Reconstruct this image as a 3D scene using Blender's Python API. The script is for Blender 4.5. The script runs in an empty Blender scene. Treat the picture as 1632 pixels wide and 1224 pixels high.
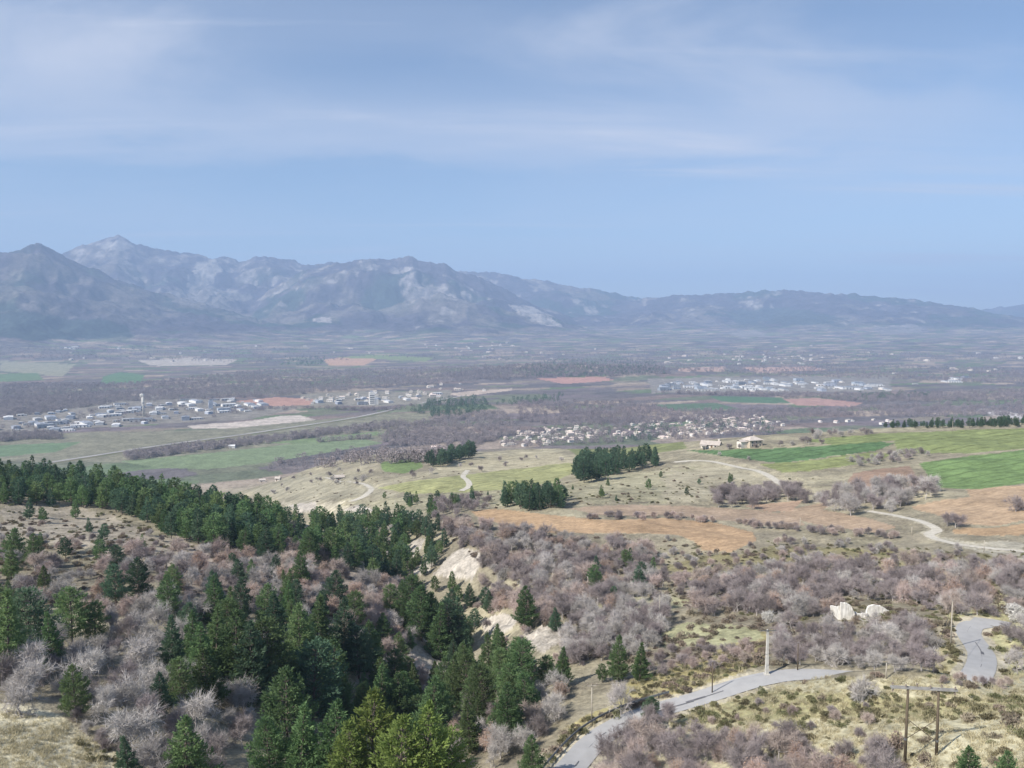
import bpy, math, random
import numpy as np
random.seed(7); rng = np.random.default_rng(7)
SC = bpy.context.scene; COL = SC.collection
R_ = math.radians

# ------------------------------------------------------------------ camera
ZC = 240.0                       # camera height above the valley floor datum
F, CX, CY, HOR = 1281.0, 816.0, 612.0, 515.0      # photo pixels
PITCH = math.atan((CY-HOR)/F)
cam = bpy.data.cameras.new('camera'); cam.sensor_width = 36; cam.lens = 36*F/1632
cam.clip_start = 0.5; cam.clip_end = 90000
camo = bpy.data.objects.new('camera', cam); COL.objects.link(camo)
camo.location = (0, 0, ZC); camo.rotation_euler = (math.pi/2-PITCH, 0, 0)
SC.camera = camo
# ------------------------------------------------------------------ light
SUN_EL, SUN_AZ = R_(42), R_(-124)       # azimuth from +Y towards +X: behind the viewer on the left
sv = (math.sin(SUN_AZ)*math.cos(SUN_EL), math.cos(SUN_AZ)*math.cos(SUN_EL), math.sin(SUN_EL))
sun = bpy.data.lights.new('sun', 'SUN'); sun.energy = 4.8; sun.angle = R_(0.53); sun.color = (1, .95, .87)
suno = bpy.data.objects.new('sun', sun); COL.objects.link(suno)
suno.rotation_euler = (math.pi/2-SUN_EL, 0, math.atan2(sv[0], -sv[1]))
suno.location = (0, 0, ZC+900)
W = bpy.data.worlds.new('World'); SC.world = W; W.use_nodes = True
SKY_STRENGTH = 0.086
def build_world():
    nt = W.node_tree; nt.nodes.clear(); N = nt.nodes.new; L = nt.links.new
    sky = N('ShaderNodeTexSky'); sky.sky_type = 'NISHITA'; sky.sun_disc = False
    sky.sun_elevation = SUN_EL; sky.sun_rotation = SUN_AZ
    sky.altitude = 600; sky.air_density = 1.0; sky.dust_density = 0.3; sky.ozone_density = 3.0
    tc = N('ShaderNodeTexCoord'); sep = N('ShaderNodeSeparateXYZ'); L(tc.outputs['Generated'], sep.inputs[0])
    def m(op, a, b=None, clamp=False):
        n = N('ShaderNodeMath'); n.operation = op; n.use_clamp = clamp
        for k, v in enumerate((a, b)):
            if v is None: continue
            if isinstance(v, (int, float)): n.inputs[k].default_value = v
            else: L(v, n.inputs[k])
        return n.outputs[0]
    z = m('ADD', m('MAXIMUM', sep.outputs[2], 0.0), 0.10)
    u = m('DIVIDE', sep.outputs[0], z); v = m('DIVIDE', sep.outputs[1], z)
    cmb = N('ShaderNodeCombineXYZ'); L(u, cmb.inputs[0]); L(v, cmb.inputs[1])
    def layer(rot, sc, nscale, detail, lo, hi, dist, off):
        mp = N('ShaderNodeMapping'); mp.inputs['Rotation'].default_value = (0, 0, rot)
        mp.inputs['Scale'].default_value = sc; mp.inputs['Location'].default_value = off
        L(cmb.outputs[0], mp.inputs[0])
        no = N('ShaderNodeTexNoise'); no.inputs['Scale'].default_value = nscale
        no.inputs['Detail'].default_value = detail; no.inputs['Roughness'].default_value = .58
        no.inputs['Distortion'].default_value = dist; L(mp.outputs[0], no.inputs['Vector'])
        mr = N('ShaderNodeMapRange'); mr.interpolation_type = 'SMOOTHSTEP'
        mr.inputs[1].default_value = lo; mr.inputs[2].default_value = hi; L(no.outputs[0], mr.inputs[0])
        return mr.outputs[0]
    a = layer(R_(14), (.30, .85, 1), .62, 5, .40, .66, .5, CLOUD_OFF)      # broad veil
    b = layer(R_(8), (.16, .9, 1), 2.1, 8, .52, .78, .7, (7.1, 3.3, 0))       # thin streaks
    def ss(x, lo, hi):
        mr = N('ShaderNodeMapRange'); mr.interpolation_type = 'SMOOTHSTEP'; mr.inputs[1].default_value = lo; mr.inputs[2].default_value = hi
        L(x, mr.inputs[0]); return mr.outputs[0]
    w = layer(R_(20), (.5, .7, 1), 1.1, 6, .30, .70, .6, (2.2, 5.1, 0))
    vv = m('ADD', v, m('ADD', m('MULTIPLY', u, -.10), m('MULTIPLY', w, .75)))       # ragged edge of the large veil of cirrus
    veil = m('MULTIPLY', m('MULTIPLY', ss(vv, 2.25, 3.0), m('SUBTRACT', 1.0, ss(vv, 3.25, 3.75))), m('SUBTRACT', 1.0, ss(u, .3, 2.3)))
    veil = m('MULTIPLY', veil, m('ADD', .5, m('MULTIPLY', w, .5)))
    fac = m('ADD', m('ADD', m('MULTIPLY', a, .26), m('MULTIPLY', b, .62)), m('MULTIPLY', veil, .66), True)
    mul = N('ShaderNodeVectorMath'); mul.operation = 'SCALE'; mul.inputs['Scale'].default_value = SKY_STRENGTH
    L(sky.outputs[0], mul.inputs[0])
    mix = N('ShaderNodeMix'); mix.data_type = 'RGBA'
    L(fac, mix.inputs[0]); L(mul.outputs[0], mix.inputs[6]); mix.inputs[7].default_value = CLOUD_COL
    bg = N('ShaderNodeBackground'); bg.inputs[1].default_value = 1.0; L(mix.outputs[2], bg.inputs[0])
    out = N('ShaderNodeOutputWorld'); L(bg.outputs[0], out.inputs[0])
CLOUD_OFF = (0.4, 1.7, 0); CLOUD_COL = (.47, .49, .555, 1)
build_world()
vs = SC.view_settings; vs.view_transform = 'Standard'; vs.look = 'None'; vs.gamma = 1; vs.exposure = 0.64
vs.use_curve_mapping = False
SC.render.engine = 'CYCLES'
cy = SC.cycles; cy.use_denoising = True; cy.max_bounces = 5; cy.diffuse_bounces = 2; cy.glossy_bounces = 1
cy.transmission_bounces = 3; cy.transparent_max_bounces = 4; cy.volume_bounces = 1; cy.use_adaptive_sampling = True
cy.adaptive_threshold = 0.01; cy.sample_clamp_indirect = 4

# ------------------------------------------------------------------ small maths
def ray(px, py):
    """photo pixel -> azimuth from +Y, tangent of elevation"""
    px = np.asarray(px, float); py = np.asarray(py, float)
    u = (px-CX)/F; v = (CY-py)/F
    fy = math.cos(PITCH)+v*math.sin(PITCH); fz = -math.sin(PITCH)+v*math.cos(PITCH)
    return np.arctan2(u, fy), fz/np.hypot(u, fy)
def project(x, y, zr):
    d = y*math.cos(PITCH)-zr*math.sin(PITCH); d = np.where(d < 1e-3, 1e-3, d)
    v = (y*math.sin(PITCH)+zr*math.cos(PITCH))/d
    return CX+F*x/d, CY-F*v
def hsh(ix, iy, s):
    h = (ix.astype(np.int64)*374761393+iy.astype(np.int64)*668265263+s*1274126177) & 0x7fffffff
    h = ((h ^ (h >> 13))*1274126177) & 0x7fffffff
    return ((h ^ (h >> 16)) & 0xffff)/65535.0
def vnoise(x, y, s=0):
    ix = np.floor(x); iy = np.floor(y); fx = x-ix; fy = y-iy
    fx = fx*fx*(3-2*fx); fy = fy*fy*(3-2*fy)
    a = hsh(ix, iy, s); b = hsh(ix+1, iy, s); c = hsh(ix, iy+1, s); d = hsh(ix+1, iy+1, s)
    return (a+(b-a)*fx)*(1-fy)+(c+(d-c)*fx)*fy
def fbm(x, y, o=4, s=0, ridged=False):
    t = 0; a = .5; n = 0
    for k in range(o):
        v = vnoise(x, y, s+k*17)
        if ridged: v = 1-np.abs(2*v-1)
        t = t+a*v; n += a; a *= .5; x, y = x*1.97+y*.31+5.2, y*1.97-x*.31+1.3
    return t/n
def sstep(a, b, x):
    t = np.clip((x-a)/(b-a), 0, 1); return t*t*(3-2*t)
def inpoly(px, py, poly):
    r = np.zeros(px.shape, bool); n = len(poly); j = n-1
    for i in range(n):
        xi, yi = poly[i]; xj, yj = poly[j]
        if yi != yj:
            r ^= ((yi > py) != (yj > py)) & (px < (xj-xi)*(py-yi)/(yj-yi)+xi)
        j = i
    return r

# ------------------------------------------------------------------ materials
def attr_mat(name, scales, bump=0.0, bump_scale=3.0, rough=.95, var=.35, rows=None):
    """procedural ground: the cover colour of each spot, broken up by noise at several sizes"""
    m = bpy.data.materials.new(name); m.use_nodes = True; nt = m.node_tree
    b = nt.nodes['Principled BSDF']; b.inputs['Roughness'].default_value = rough
    b.inputs['Specular IOR Level'].default_value = .15
    at = nt.nodes.new('ShaderNodeAttribute'); at.attribute_name = 'cover'
    tc = nt.nodes.new('ShaderNodeTexCoord'); val = None
    for k, s in enumerate(scales):
        no = nt.nodes.new('ShaderNodeTexNoise'); no.inputs['Scale'].default_value = s
        no.inputs['Detail'].default_value = 4; no.inputs['Roughness'].default_value = .65
        nt.links.new(tc.outputs['Object'], no.inputs['Vector'])
        if val is None: val = no.outputs[0]
        else:
            a = nt.nodes.new('ShaderNodeMath'); a.operation = 'ADD'
            nt.links.new(val, a.inputs[0]); nt.links.new(no.outputs[0], a.inputs[1]); val = a.outputs[0]
    mr = nt.nodes.new('ShaderNodeMapRange'); n = len(scales)
    mr.inputs[1].default_value = n*.5-.16*n**.5; mr.inputs[2].default_value = n*.5+.16*n**.5
    mr.inputs[3].default_value = 1-var; mr.inputs[4].default_value = 1+var
    nt.links.new(val, mr.inputs[0])
    mul = nt.nodes.new('ShaderNodeVectorMath'); mul.operation = 'SCALE'
    nt.links.new(at.outputs['Color'], mul.inputs[0]); nt.links.new(mr.outputs[0], mul.inputs['Scale'])
    colr = mul.outputs[0]
    if rows:        # furrows or tractor lines: (spacing in metres, heading, depth of tone, sharpness)
        mp = nt.nodes.new('ShaderNodeMapping'); mp.inputs['Rotation'].default_value = (0, 0, rows[1]); nt.links.new(tc.outputs['Object'], mp.inputs[0])
        wv_ = nt.nodes.new('ShaderNodeTexWave'); wv_.inputs['Scale'].default_value = .314/rows[0]; wv_.inputs['Distortion'].default_value = .5
        wv_.inputs['Detail'].default_value = 1; wv_.inputs['Detail Scale'].default_value = .4; nt.links.new(mp.outputs[0], wv_.inputs['Vector'])
        m2 = nt.nodes.new('ShaderNodeMapRange'); m2.inputs[1].default_value = rows[3]; m2.inputs[2].default_value = 1; m2.inputs[3].default_value = 1; m2.inputs[4].default_value = 1-rows[2]
        nt.links.new(wv_.outputs['Fac'], m2.inputs[0]); s2 = nt.nodes.new('ShaderNodeVectorMath'); s2.operation = 'SCALE'
        nt.links.new(colr, s2.inputs[0]); nt.links.new(m2.outputs[0], s2.inputs['Scale']); colr = s2.outputs[0]
    nt.links.new(colr, b.inputs['Base Color'])
    if bump:
        no = nt.nodes.new('ShaderNodeTexNoise'); no.inputs['Scale'].default_value = bump_scale
        no.inputs['Detail'].default_value = 5; nt.links.new(tc.outputs['Object'], no.inputs['Vector'])
        bp = nt.nodes.new('ShaderNodeBump'); bp.inputs['Strength'].default_value = 1; bp.inputs['Distance'].default_value = bump
        nt.links.new(no.outputs[0], bp.inputs['Height']); nt.links.new(bp.outputs[0], b.inputs['Normal'])
    return m
def noise_mat(name, c0, c1, scale=2.0, rough=.9, transl=0.0, rand=0.0, spec=.15, metal=0.0, detail=3, stretch=None, hue=0.0):
    """two-tone procedural surface; rand varies the tone from one copy to the next"""
    m = bpy.data.materials.new(name); m.use_nodes = True; nt = m.node_tree; L = nt.links.new
    b = nt.nodes['Principled BSDF']; b.inputs['Roughness'].default_value = rough; b.inputs['Metallic'].default_value = metal
    b.inputs['Specular IOR Level'].default_value = spec
    tc = nt.nodes.new('ShaderNodeTexCoord'); no = nt.nodes.new('ShaderNodeTexNoise')
    no.inputs['Scale'].default_value = scale; no.inputs['Detail'].default_value = detail
    src = tc.outputs['Object']
    if stretch:
        mp = nt.nodes.new('ShaderNodeMapping'); mp.inputs['Scale'].default_value = stretch; L(src, mp.inputs[0]); src = mp.outputs[0]
    L(src, no.inputs['Vector'])
    mr = nt.nodes.new('ShaderNodeMapRange'); mr.inputs[1].default_value = .32; mr.inputs[2].default_value = .68
    L(no.outputs[0], mr.inputs[0])
    mix = nt.nodes.new('ShaderNodeMix'); mix.data_type = 'RGBA'; L(mr.outputs[0], mix.inputs[0])
    mix.inputs[6].default_value = (*c0, 1); mix.inputs[7].default_value = (*c1, 1)
    colr = mix.outputs[2]
    if rand:
        oi = nt.nodes.new('ShaderNodeObjectInfo'); hs = nt.nodes.new('ShaderNodeHueSaturation')
        m2 = nt.nodes.new('ShaderNodeMapRange'); m2.inputs[3].default_value = 1-rand; m2.inputs[4].default_value = 1+rand
        L(oi.outputs['Random'], m2.inputs[0]); L(m2.outputs[0], hs.inputs['Value'])
        mm = nt.nodes.new('ShaderNodeMath'); mm.operation = 'MULTIPLY'; mm.inputs[1].default_value = 7.31; L(oi.outputs['Random'], mm.inputs[0])
        fr = nt.nodes.new('ShaderNodeMath'); fr.operation = 'FRACT'; L(mm.outputs[0], fr.inputs[0])
        m3 = nt.nodes.new('ShaderNodeMapRange'); m3.inputs[3].default_value = .5-hue; m3.inputs[4].default_value = .5+hue
        L(fr.outputs[0], m3.inputs[0]); L(m3.outputs[0], hs.inputs['Hue'])
        L(colr, hs.inputs['Color']); colr = hs.outputs[0]
    L(colr, b.inputs['Base Color'])
    if transl:
        tr = nt.nodes.new('ShaderNodeBsdfTranslucent'); L(colr, tr.inputs[0])
        ms = nt.nodes.new('ShaderNodeMixShader'); ms.inputs[0].default_value = transl
        L(b.outputs[0], ms.inputs[1]); L(tr.outputs[0], ms.inputs[2]); L(ms.outputs[0], nt.nodes['Material Output'].inputs[0])
    return m

# ------------------------------------------------------------------ mesh helpers
def np_mesh(name, verts, faces, mats=(), midx=None, smooth=False):
    """verts (n,3); faces: list of int arrays (k,3)/(k,4) or one array"""
    if not isinstance(faces, (list, tuple)): faces = [faces]
    faces = [np.asarray(f, np.int32) for f in faces if len(f)]
    me = bpy.data.meshes.new(name); v = np.asarray(verts, np.float32)
    me.vertices.add(len(v)); me.vertices.foreach_set('co', v.ravel())
    tot = np.concatenate([np.full(len(f), f.shape[1], np.int32) for f in faces])
    st = np.concatenate([[0], np.cumsum(tot)[:-1]]).astype(np.int32)
    li = np.concatenate([f.ravel() for f in faces])
    me.loops.add(len(li)); me.loops.foreach_set('vertex_index', li)
    me.polygons.add(len(tot)); me.polygons.foreach_set('loop_start', st); me.polygons.foreach_set('loop_total', tot)
    if midx is not None: me.polygons.foreach_set('material_index', np.asarray(midx, np.int32))
    me.polygons.foreach_set('use_smooth', np.full(len(tot), smooth))
    for mt in mats: me.materials.append(mt)
    me.update(calc_edges=True); return me
class MB:
    """collects shapes for ONE mesh"""
    def __init__(s): s.v = []; s.f = []; s.m = []; s.n = 0
    def add(s, v, f, mi=0):
        for q in f: s.f.append([i+s.n for i in q]); s.m.append(mi)
        s.v.extend([tuple(p) for p in v]); s.n += len(v); return s
    def box(s, c, d, rz=0, mi=0, taper=1.0):
        ca, sa = math.cos(rz), math.sin(rz); V = []
        for z in (-1, 1):
            k = 1 if z < 0 else taper
            for x, y in ((-1, -1), (1, -1), (1, 1), (-1, 1)):
                X, Y = x*d[0]/2*k, y*d[1]/2*k; V.append((c[0]+X*ca-Y*sa, c[1]+X*sa+Y*ca, c[2]+z*d[2]/2))
        return s.add(V, [(3, 2, 1, 0), (4, 5, 6, 7), (0, 1, 5, 4), (1, 2, 6, 5), (2, 3, 7, 6), (3, 0, 4, 7)], mi)
    def tube(s, p, q, r0, r1, n=6, mi=0, caps=True):
        p = np.array(p, float); q = np.array(q, float); d = q-p; d /= max(np.linalg.norm(d), 1e-9)
        a = np.cross(d, (0, 0, 1) if abs(d[2]) < .9 else (1, 0, 0)); a /= np.linalg.norm(a); b = np.cross(d, a)
        V = []
        for o, r in ((p, r0), (q, r1)):
            for k in range(n):
                t = 2*math.pi*k/n; V.append(o+(a*math.cos(t)+b*math.sin(t))*r)
        Fc = [(k, (k+1) % n, n+(k+1) % n, n+k) for k in range(n)]
        if caps: Fc += [tuple(range(n))[::-1], tuple(range(n, 2*n))]
        return s.add(V, Fc, mi)
    def mesh(s, name, mats, smooth=False):
        me = bpy.data.meshes.new(name); me.from_pydata(s.v, [], s.f)
        for mt in mats: me.materials.append(mt)
        me.polygons.foreach_set('material_index', s.m)
        if smooth: me.polygons.foreach_set('use_smooth', [True]*len(s.f))
        me.update(); return me
def obj(name, me, parent=None, loc=None, rz=None, sc=None):
    o = bpy.data.objects.new(name, me); COL.objects.link(o)
    if parent: o.parent = parent
    if loc is not None: o.location = loc
    if rz is not None: o.rotation_euler = (0, 0, rz)
    if sc is not None: o.scale = sc if hasattr(sc, '__len__') else (sc, sc, sc)
    return o
def tag(o, label, cat, group=None):
    o['label'] = label; o['category'] = cat
    if group: o['group'] = group
    return o
def kind(o, k, label=None):
    o['kind'] = k
    if label: o['label'] = label
    return o

# ------------------------------------------------------------------ terrain: heights
# sightings of the ground: photo pixel and distance judged from poles, houses, trees and the road
CTRL = {
 -60: [(1224,105),(1150,118),(1060,150),(960,200),(860,280),(800,350),(762,410)],
 0: [(1224,105),(1150,118),(1060,150),(960,200),(860,280),(800,350),(766,410)],
 200: [(1224,105),(1120,125),(1030,155),(930,205),(860,270),(805,345),(775,395)],
 400: [(1224,110),(1120,135),(1020,170),(920,225),(872,275),(825,335)],
 560: [(1224,112),(1120,142),(1000,190),(900,255),(865,305),(825,390),(782,560),(748,720),(727,950)],
 700: [(1310,90),(1224,118),(1150,140),(1070,168),(1000,205),(945,240),(880,268),(850,300),(820,345),(790,430),(765,520),(747,620),(726,900)],
 850: [(1224,110),(1150,130),(1090,150),(1030,172),(985,185),(940,215),(870,265),(830,300),(800,345),(780,420),(757,540),(737,650),(716,850)],
 1000: [(1300,88),(1200,108),(1130,124),(1080,142),(1000,175),(930,220),(870,265),(840,290),(810,325),(785,370),(767,430),(738,540),(714,650)],
 1200: [(1224,98),(1150,112),(1085,132),(1040,150),(980,180),(930,215),(880,255),(850,285),(815,330),(780,390),(755,440),(727,510),(708,550),(694,610)],
 1430: [(1224,95),(1120,117),(1085,127),(1040,150),(980,180),(920,220),(870,265),(840,295),(800,345),(760,410),(725,490),(700,570),(681,680)],
 1632: [(1224,92),(1120,117),(1060,140),(1000,165),(940,200),(880,250),(830,300),(790,350),(750,420),(715,520),(690,620),(676,720)],
 1720: [(1224,92),(1120,117),(1060,140),(1000,165),(940,200),(880,250),(830,300),(790,350),(750,420),(715,520),(690,620),(676,720)],
}
DROP = {-60: [(600,135),(900,200),(1300,232)], 0: [(600,132),(900,200),(1300,232)], 200: [(560,125),(800,182),(1250,231)],
 400: [(450,115),(700,160),(1150,226)], 560: [(1300,208)], 700: [(1350,210)], 850: [(1400,215)], 1000: [(900,145),(1300,205)],
 1200: [(820,130),(1250,205)], 1430: [(930,140),(1350,212)], 1632: [(1000,150),(1400,214)], 1720: [(1000,150),(1400,214)]}
pts = []
for px, l in CTRL.items():
    for py, D in l:
        a, t = ray(px, py); pts.append((float(a), math.log(D), float(t)*D))
for px, l in DROP.items():
    for D, dr in l:
        a, _ = ray(px, 700); pts.append((float(a), math.log(D), -dr))
for a in (-.62, -.35, 0, .35, .62):
    for D, dr in ((4, 3), (12, 14), (30, 34), (55, 47), (75, 51.5)): pts.append((a, math.log(D), -dr))
P = np.array(pts); SA = 1.5; CS = .12
def kern(A, B): return np.sqrt(((A[:, None, 0]-B[None, :, 0])*SA)**2+(A[:, None, 1]-B[None, :, 1])**2+CS*CS)
K = kern(P, P)+np.eye(len(P))*-0.012
Q = np.c_[np.ones(len(P)), P[:, 0], P[:, 1]]
sol = np.linalg.solve(np.block([[K, Q], [Q.T, np.zeros((3, 3))]]), np.r_[P[:, 2], 0, 0, 0])
def rbf(az, D):
    X = np.c_[np.clip(az, -.66, .66).ravel(), np.log(np.clip(D, 4, 1500)).ravel()]; out = np.empty(len(X))
    for i in range(0, len(X), 20000):
        x = X[i:i+20000]; out[i:i+20000] = kern(x, P)@sol[:-3]+sol[-3]+x@sol[-2:]
    return out.reshape(az.shape)
def at(px, py, D):
    a, t = ray(px, py); return float(np.sin(a)*D), float(np.cos(a)*D)
RAVINE = [at(*p) for p in ((520,1210,112),(600,1110,150),(690,1050,182),(735,1005,208),(700,950,240),(655,900,272),(600,860,320),(540,835,400),(470,805,540))]
def seg_dist(x, y, line):
    best = np.full(x.shape, 1e9); par = np.zeros(x.shape); s = 0.0
    for (x0, y0), (x1, y1) in zip(line[:-1], line[1:]):
        dx, dy = x1-x0, y1-y0; L = math.hypot(dx, dy)
        t = np.clip(((x-x0)*dx+(y-y0)*dy)/(L*L), 0, 1); d = np.hypot(x-x0-t*dx, y-y0-t*dy)
        u = d < best; best = np.where(u, d, best); par = np.where(u, s+t*L, par); s += L
    return best, par
# far ridges: skyline pixels, distance, width of the front slope
RIDGES = [
 ([(-400,430),(-150,395),(0,402),(22,398),(40,392),(62,391),(85,400),(105,412),(150,432),(200,452),(260,472),(330,490),(420,514),(500,530),(620,545)], 9200, 2900),
 ([(-400,420),(40,430),(90,410),(130,392),(165,383),(187,378),(215,387),(245,398),(320,407),(352,410),(380,417),(410,410),(430,409),(455,414),(490,423),(520,420),(600,430),(760,470)], 12500, 4300),
 ([(380,500),(430,465),(490,432),(530,420),(590,415),(630,415),(657,410),(690,421),(712,424),(726,432),(770,446),(840,480),(920,515),(1010,545)], 10800, 3500),
 ([(560,480),(690,440),(757,432),(830,440),(900,455),(970,468),(1040,477),(1110,492),(1200,520),(1300,545)], 13500, 4400),
 ([(880,520),(980,490),(1040,476),(1100,470),(1170,469),(1230,464),(1285,464),(1340,467),(1400,473),(1480,483),(1540,492),(1600,503),(1680,516),(1900,520)], 12600, 4000),
 ([(1380,520),(1480,502),(1560,494),(1632,484),(1750,476),(2100,490)], 17500, 3500),
 ([(430,545),(520,520),(600,500),(660,480),(700,470),(740,480),(800,492),(860,505),(930,522),(1000,537),(1060,547)], 9300, 2200),
 ([(1000,540),(1090,528),(1170,523),(1210,530),(1280,522),(1350,528),(1440,520),(1500,530),(1560,536),(1632,526),(1800,520)], 10200, 1300),
]
RID = []
for sky, d, w in RIDGES:
    a, t = ray([p[0] for p in sky], [p[1] for p in sky]); RID.append((a, t*d, d, w))
KNOLLS = [(905,598,3720,700,260,46), (720,660,2200,170,110,16), (1420,612,3000,500,200,8), (300,600,3600,900,300,14), (60,556,6400,700,500,30)]
KN = [(*at(a, b, c), sx, sy, h) for a, b, c, sx, sy, h in KNOLLS]
def far_height(az, D):
    x, y = np.sin(az)*D, np.cos(az)*D
    z = -235+125*sstep(4800, 10000, D)+5*(fbm(x/420, y/420, 3, 3)-.5)*sstep(1500, 2500, D)
    for kx, ky, sx, sy, h in KN: z = z+h*np.exp(-((x-kx)/sx)**2-((y-ky)/sy)**2)
    base = z
    warp = fbm(x/1500, y/1500, 4, 11)-.5
    rg = fbm(x/900+warp, y/900, 5, 23, True)
    for k, (ra, rh, d, w) in enumerate(RID):
        dd = d+500*(fbm(az*14, az*0+k*7., 2, 31)-.5)
        h = np.interp(az, ra, rh, left=rh[0], right=rh[-1])*dd/d - base
        h = np.maximum(h, 0)
        h = np.where((az < ra[0]-.02) | (az > ra[-1]+.02), h*.0, h)
        t = (dd-D)/w; front = t >= 0
        tt = np.abs(t)*np.where(front, 1, 1.5)
        win = np.clip(tt*3.2, 0, 1)*np.clip(1.15-tt, 0, 1)
        tt = np.clip(tt+(rg-.55)*.5*win+warp*.4*win, 0, 1)
        prof = (1-tt)**1.75
        z = np.maximum(z, base+h*prof+(14*(vnoise(az*260, az*0+k, 5)-.5)+9*(vnoise(az*700, az*0+k, 6)-.5))*np.clip(1-tt*7, 0, 1)*(h > 60))
    mt = sstep(20, 160, z-base)
    fine = fbm(x/260+warp*2, y/260, 4, 29, True)
    z = z+mt*((rg-.55)*60+(fine-.55)*85)
    return z
def height(az, D):
    n = rbf(az, D); x, y = np.sin(az)*D, np.cos(az)*D
    d, par = seg_dist(x, y, RAVINE)
    wob = (fbm(x/14, y/14, 3, 41)-.5)*9
    n = n-9*np.exp(-((d+wob)/15)**2)*sstep(0, 40, par)*sstep(560, 430, par)
    n = n+(fbm(x/38, y/38, 4, 51)-.5)*5.0*sstep(60, 160, D)*sstep(1500, 900, D)+(fbm(x/6, y/6, 3, 57)-.5)*.9*sstep(1000, 300, D)
    # terraced edges on the plateau
    w = sstep(1000, 1450, D)
    f = far_height(az, D) if np.any(D > 1000) else n
    return n*(1-w)+f*w
NF = 800
AZ = np.unique(np.r_[np.arange(-180, -36.5, 4), np.linspace(-36.5, 36.5, NF), np.arange(40, 180.1, 4)])*math.pi/180
RN = np.r_[np.geomspace(1.5, 58, 24)[:-1], np.geomspace(58, 1400, 520)]
RV = 1/np.linspace(1/1400, 1/6400, 178)[1:]
RM = np.r_[np.linspace(6400, 13800, 320)[1:], np.geomspace(13800, 21000, 30)[1:]]
RR = np.r_[RN, RV, RM]
A2, R2 = np.meshgrid(AZ, RR, indexing='ij')
Z2 = np.empty_like(R2); cut = np.searchsorted(RR, 1000)   # near part first
Z2[:, :cut] = height(A2[:, :cut], R2[:, :cut]); Z2[:, cut:] = height(A2[:, cut:], R2[:, cut:])
X2, Y2 = np.sin(A2)*R2, np.cos(A2)*R2
LR = np.log(RR)
def ground(x, y):
    """height of the ground sheet relative to the camera at x, y"""
    a = math.atan2(x, y); d = math.hypot(x, y)
    i = min(max(int(np.searchsorted(AZ, a))-1, 0), len(AZ)-2); j = min(max(int(np.searchsorted(RR, d))-1, 0), len(RR)-2)
    u = (a-AZ[i])/(AZ[i+1]-AZ[i]); v = (d-RR[j])/(RR[j+1]-RR[j])
    return float((Z2[i, j]*(1-u)+Z2[i+1, j]*u)*(1-v)+(Z2[i, j+1]*(1-u)+Z2[i+1, j+1]*u)*v)
def cast(px, py, dmin=60, dmax=9000):
    """first ground point along the line of sight of a photo pixel -> x, y, z, D or None"""
    a, t = ray(px, py); a = float(a); t = float(t)
    i = min(max(int(np.searchsorted(AZ, a))-1, 0), len(AZ)-2); u = (a-AZ[i])/(AZ[i+1]-AZ[i])
    col = (Z2[i]*(1-u)+Z2[i+1]*u)/RR-t
    j0 = int(np.searchsorted(RR, dmin)); k = np.nonzero(col[j0:] >= 0)[0]
    if not len(k): return None
    j = j0+int(k[0])
    if j > j0:
        v = -col[j-1]/(col[j]-col[j-1]+1e-12); D = RR[j-1]+(RR[j]-RR[j-1])*v
    else: D = RR[j]
    if D > dmax: return None
    x, y = math.sin(a)*D, math.cos(a)*D
    return x, y, ground(x, y), D

# ------------------------------------------------------------------ roads: line, then bed cut into the ground
def spline(pts, step):
    p = np.array(pts, float); p = np.vstack([2*p[0]-p[1], p, 2*p[-1]-p[-2]]); out = []
    for i in range(1, len(p)-2):
        n = max(2, int(np.linalg.norm(p[i+1][:2]-p[i][:2])/step))
        for t in np.linspace(0, 1, n, endpoint=False):
            a, b, c, d = p[i-1], p[i], p[i+1], p[i+2]
            out.append(.5*((2*b)+(c-a)*t+(2*a-5*b+4*c-d)*t*t+(3*b-a-3*c+d)*t**3))
    out.append(p[-2]); return np.array(out)
def road_line(pix, step, smooth=9, dmin=60, dmax=5000):
    w = [cast(px, py, dmin, dmax) for px, py in pix]; w = [q[:3] for q in w if q]
    l = spline(w, step)
    for i in range(len(l)): l[i, 2] = ground(l[i, 0], l[i, 1])
    k = np.ones(smooth)/smooth; zz = np.pad(l[:, 2], smooth//2, 'edge'); l[:, 2] = np.convolve(zz, k, 'valid')[:len(l)]
    return l
def cut_bed(l, half, soft):
    x0, x1 = l[:, 0].min()-half-soft, l[:, 0].max()+half+soft; y0, y1 = l[:, 1].min()-half-soft, l[:, 1].max()+half+soft
    I, J = np.nonzero((X2 > x0) & (X2 < x1) & (Y2 > y0) & (Y2 < y1))
    xs, ys = X2[I, J], Y2[I, J]; best = np.full(len(xs), 1e9); zb = np.zeros(len(xs))
    for q in l:
        d = np.hypot(xs-q[0], ys-q[1]); u = d < best; best[u] = d[u]; zb[u] = q[2]
    w = 1-sstep(half, half+soft, best); Z2[I, J] = Z2[I, J]*(1-w)+(zb-.10)*w
PIX_ROAD = [(860,1300),(890,1252),(925,1205),(962,1168),(1010,1143),(1065,1126),(1130,1106),(1180,1088),(1222,1079),(1270,1073),(1320,1073),(1375,1079)]
PIX_BEND = [(1545,1088),(1557,1073),(1568,1052),(1559,1031),(1543,1013),(1534,1002),(1541,995),(1565,992),(1610,993)]
PIX_TRACK = [(1700,892),(1632,880),(1580,873),(1530,867),(1492,860),(1480,853),(1493,846),(1488,838),(1460,829),(1420,821),(1385,816)]
PIX_PATH = [(1075,737),(1110,734),(1150,738),(1190,747),(1225,758),(1245,772),(1275,780)]
PIX_LANE = [(560,800),(580,790),(592,780),(582,772),(555,767),(520,762)]
PIX_LANE2 = [(735,782),(748,772),(738,760),(745,750)]
ROADS = []
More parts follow.
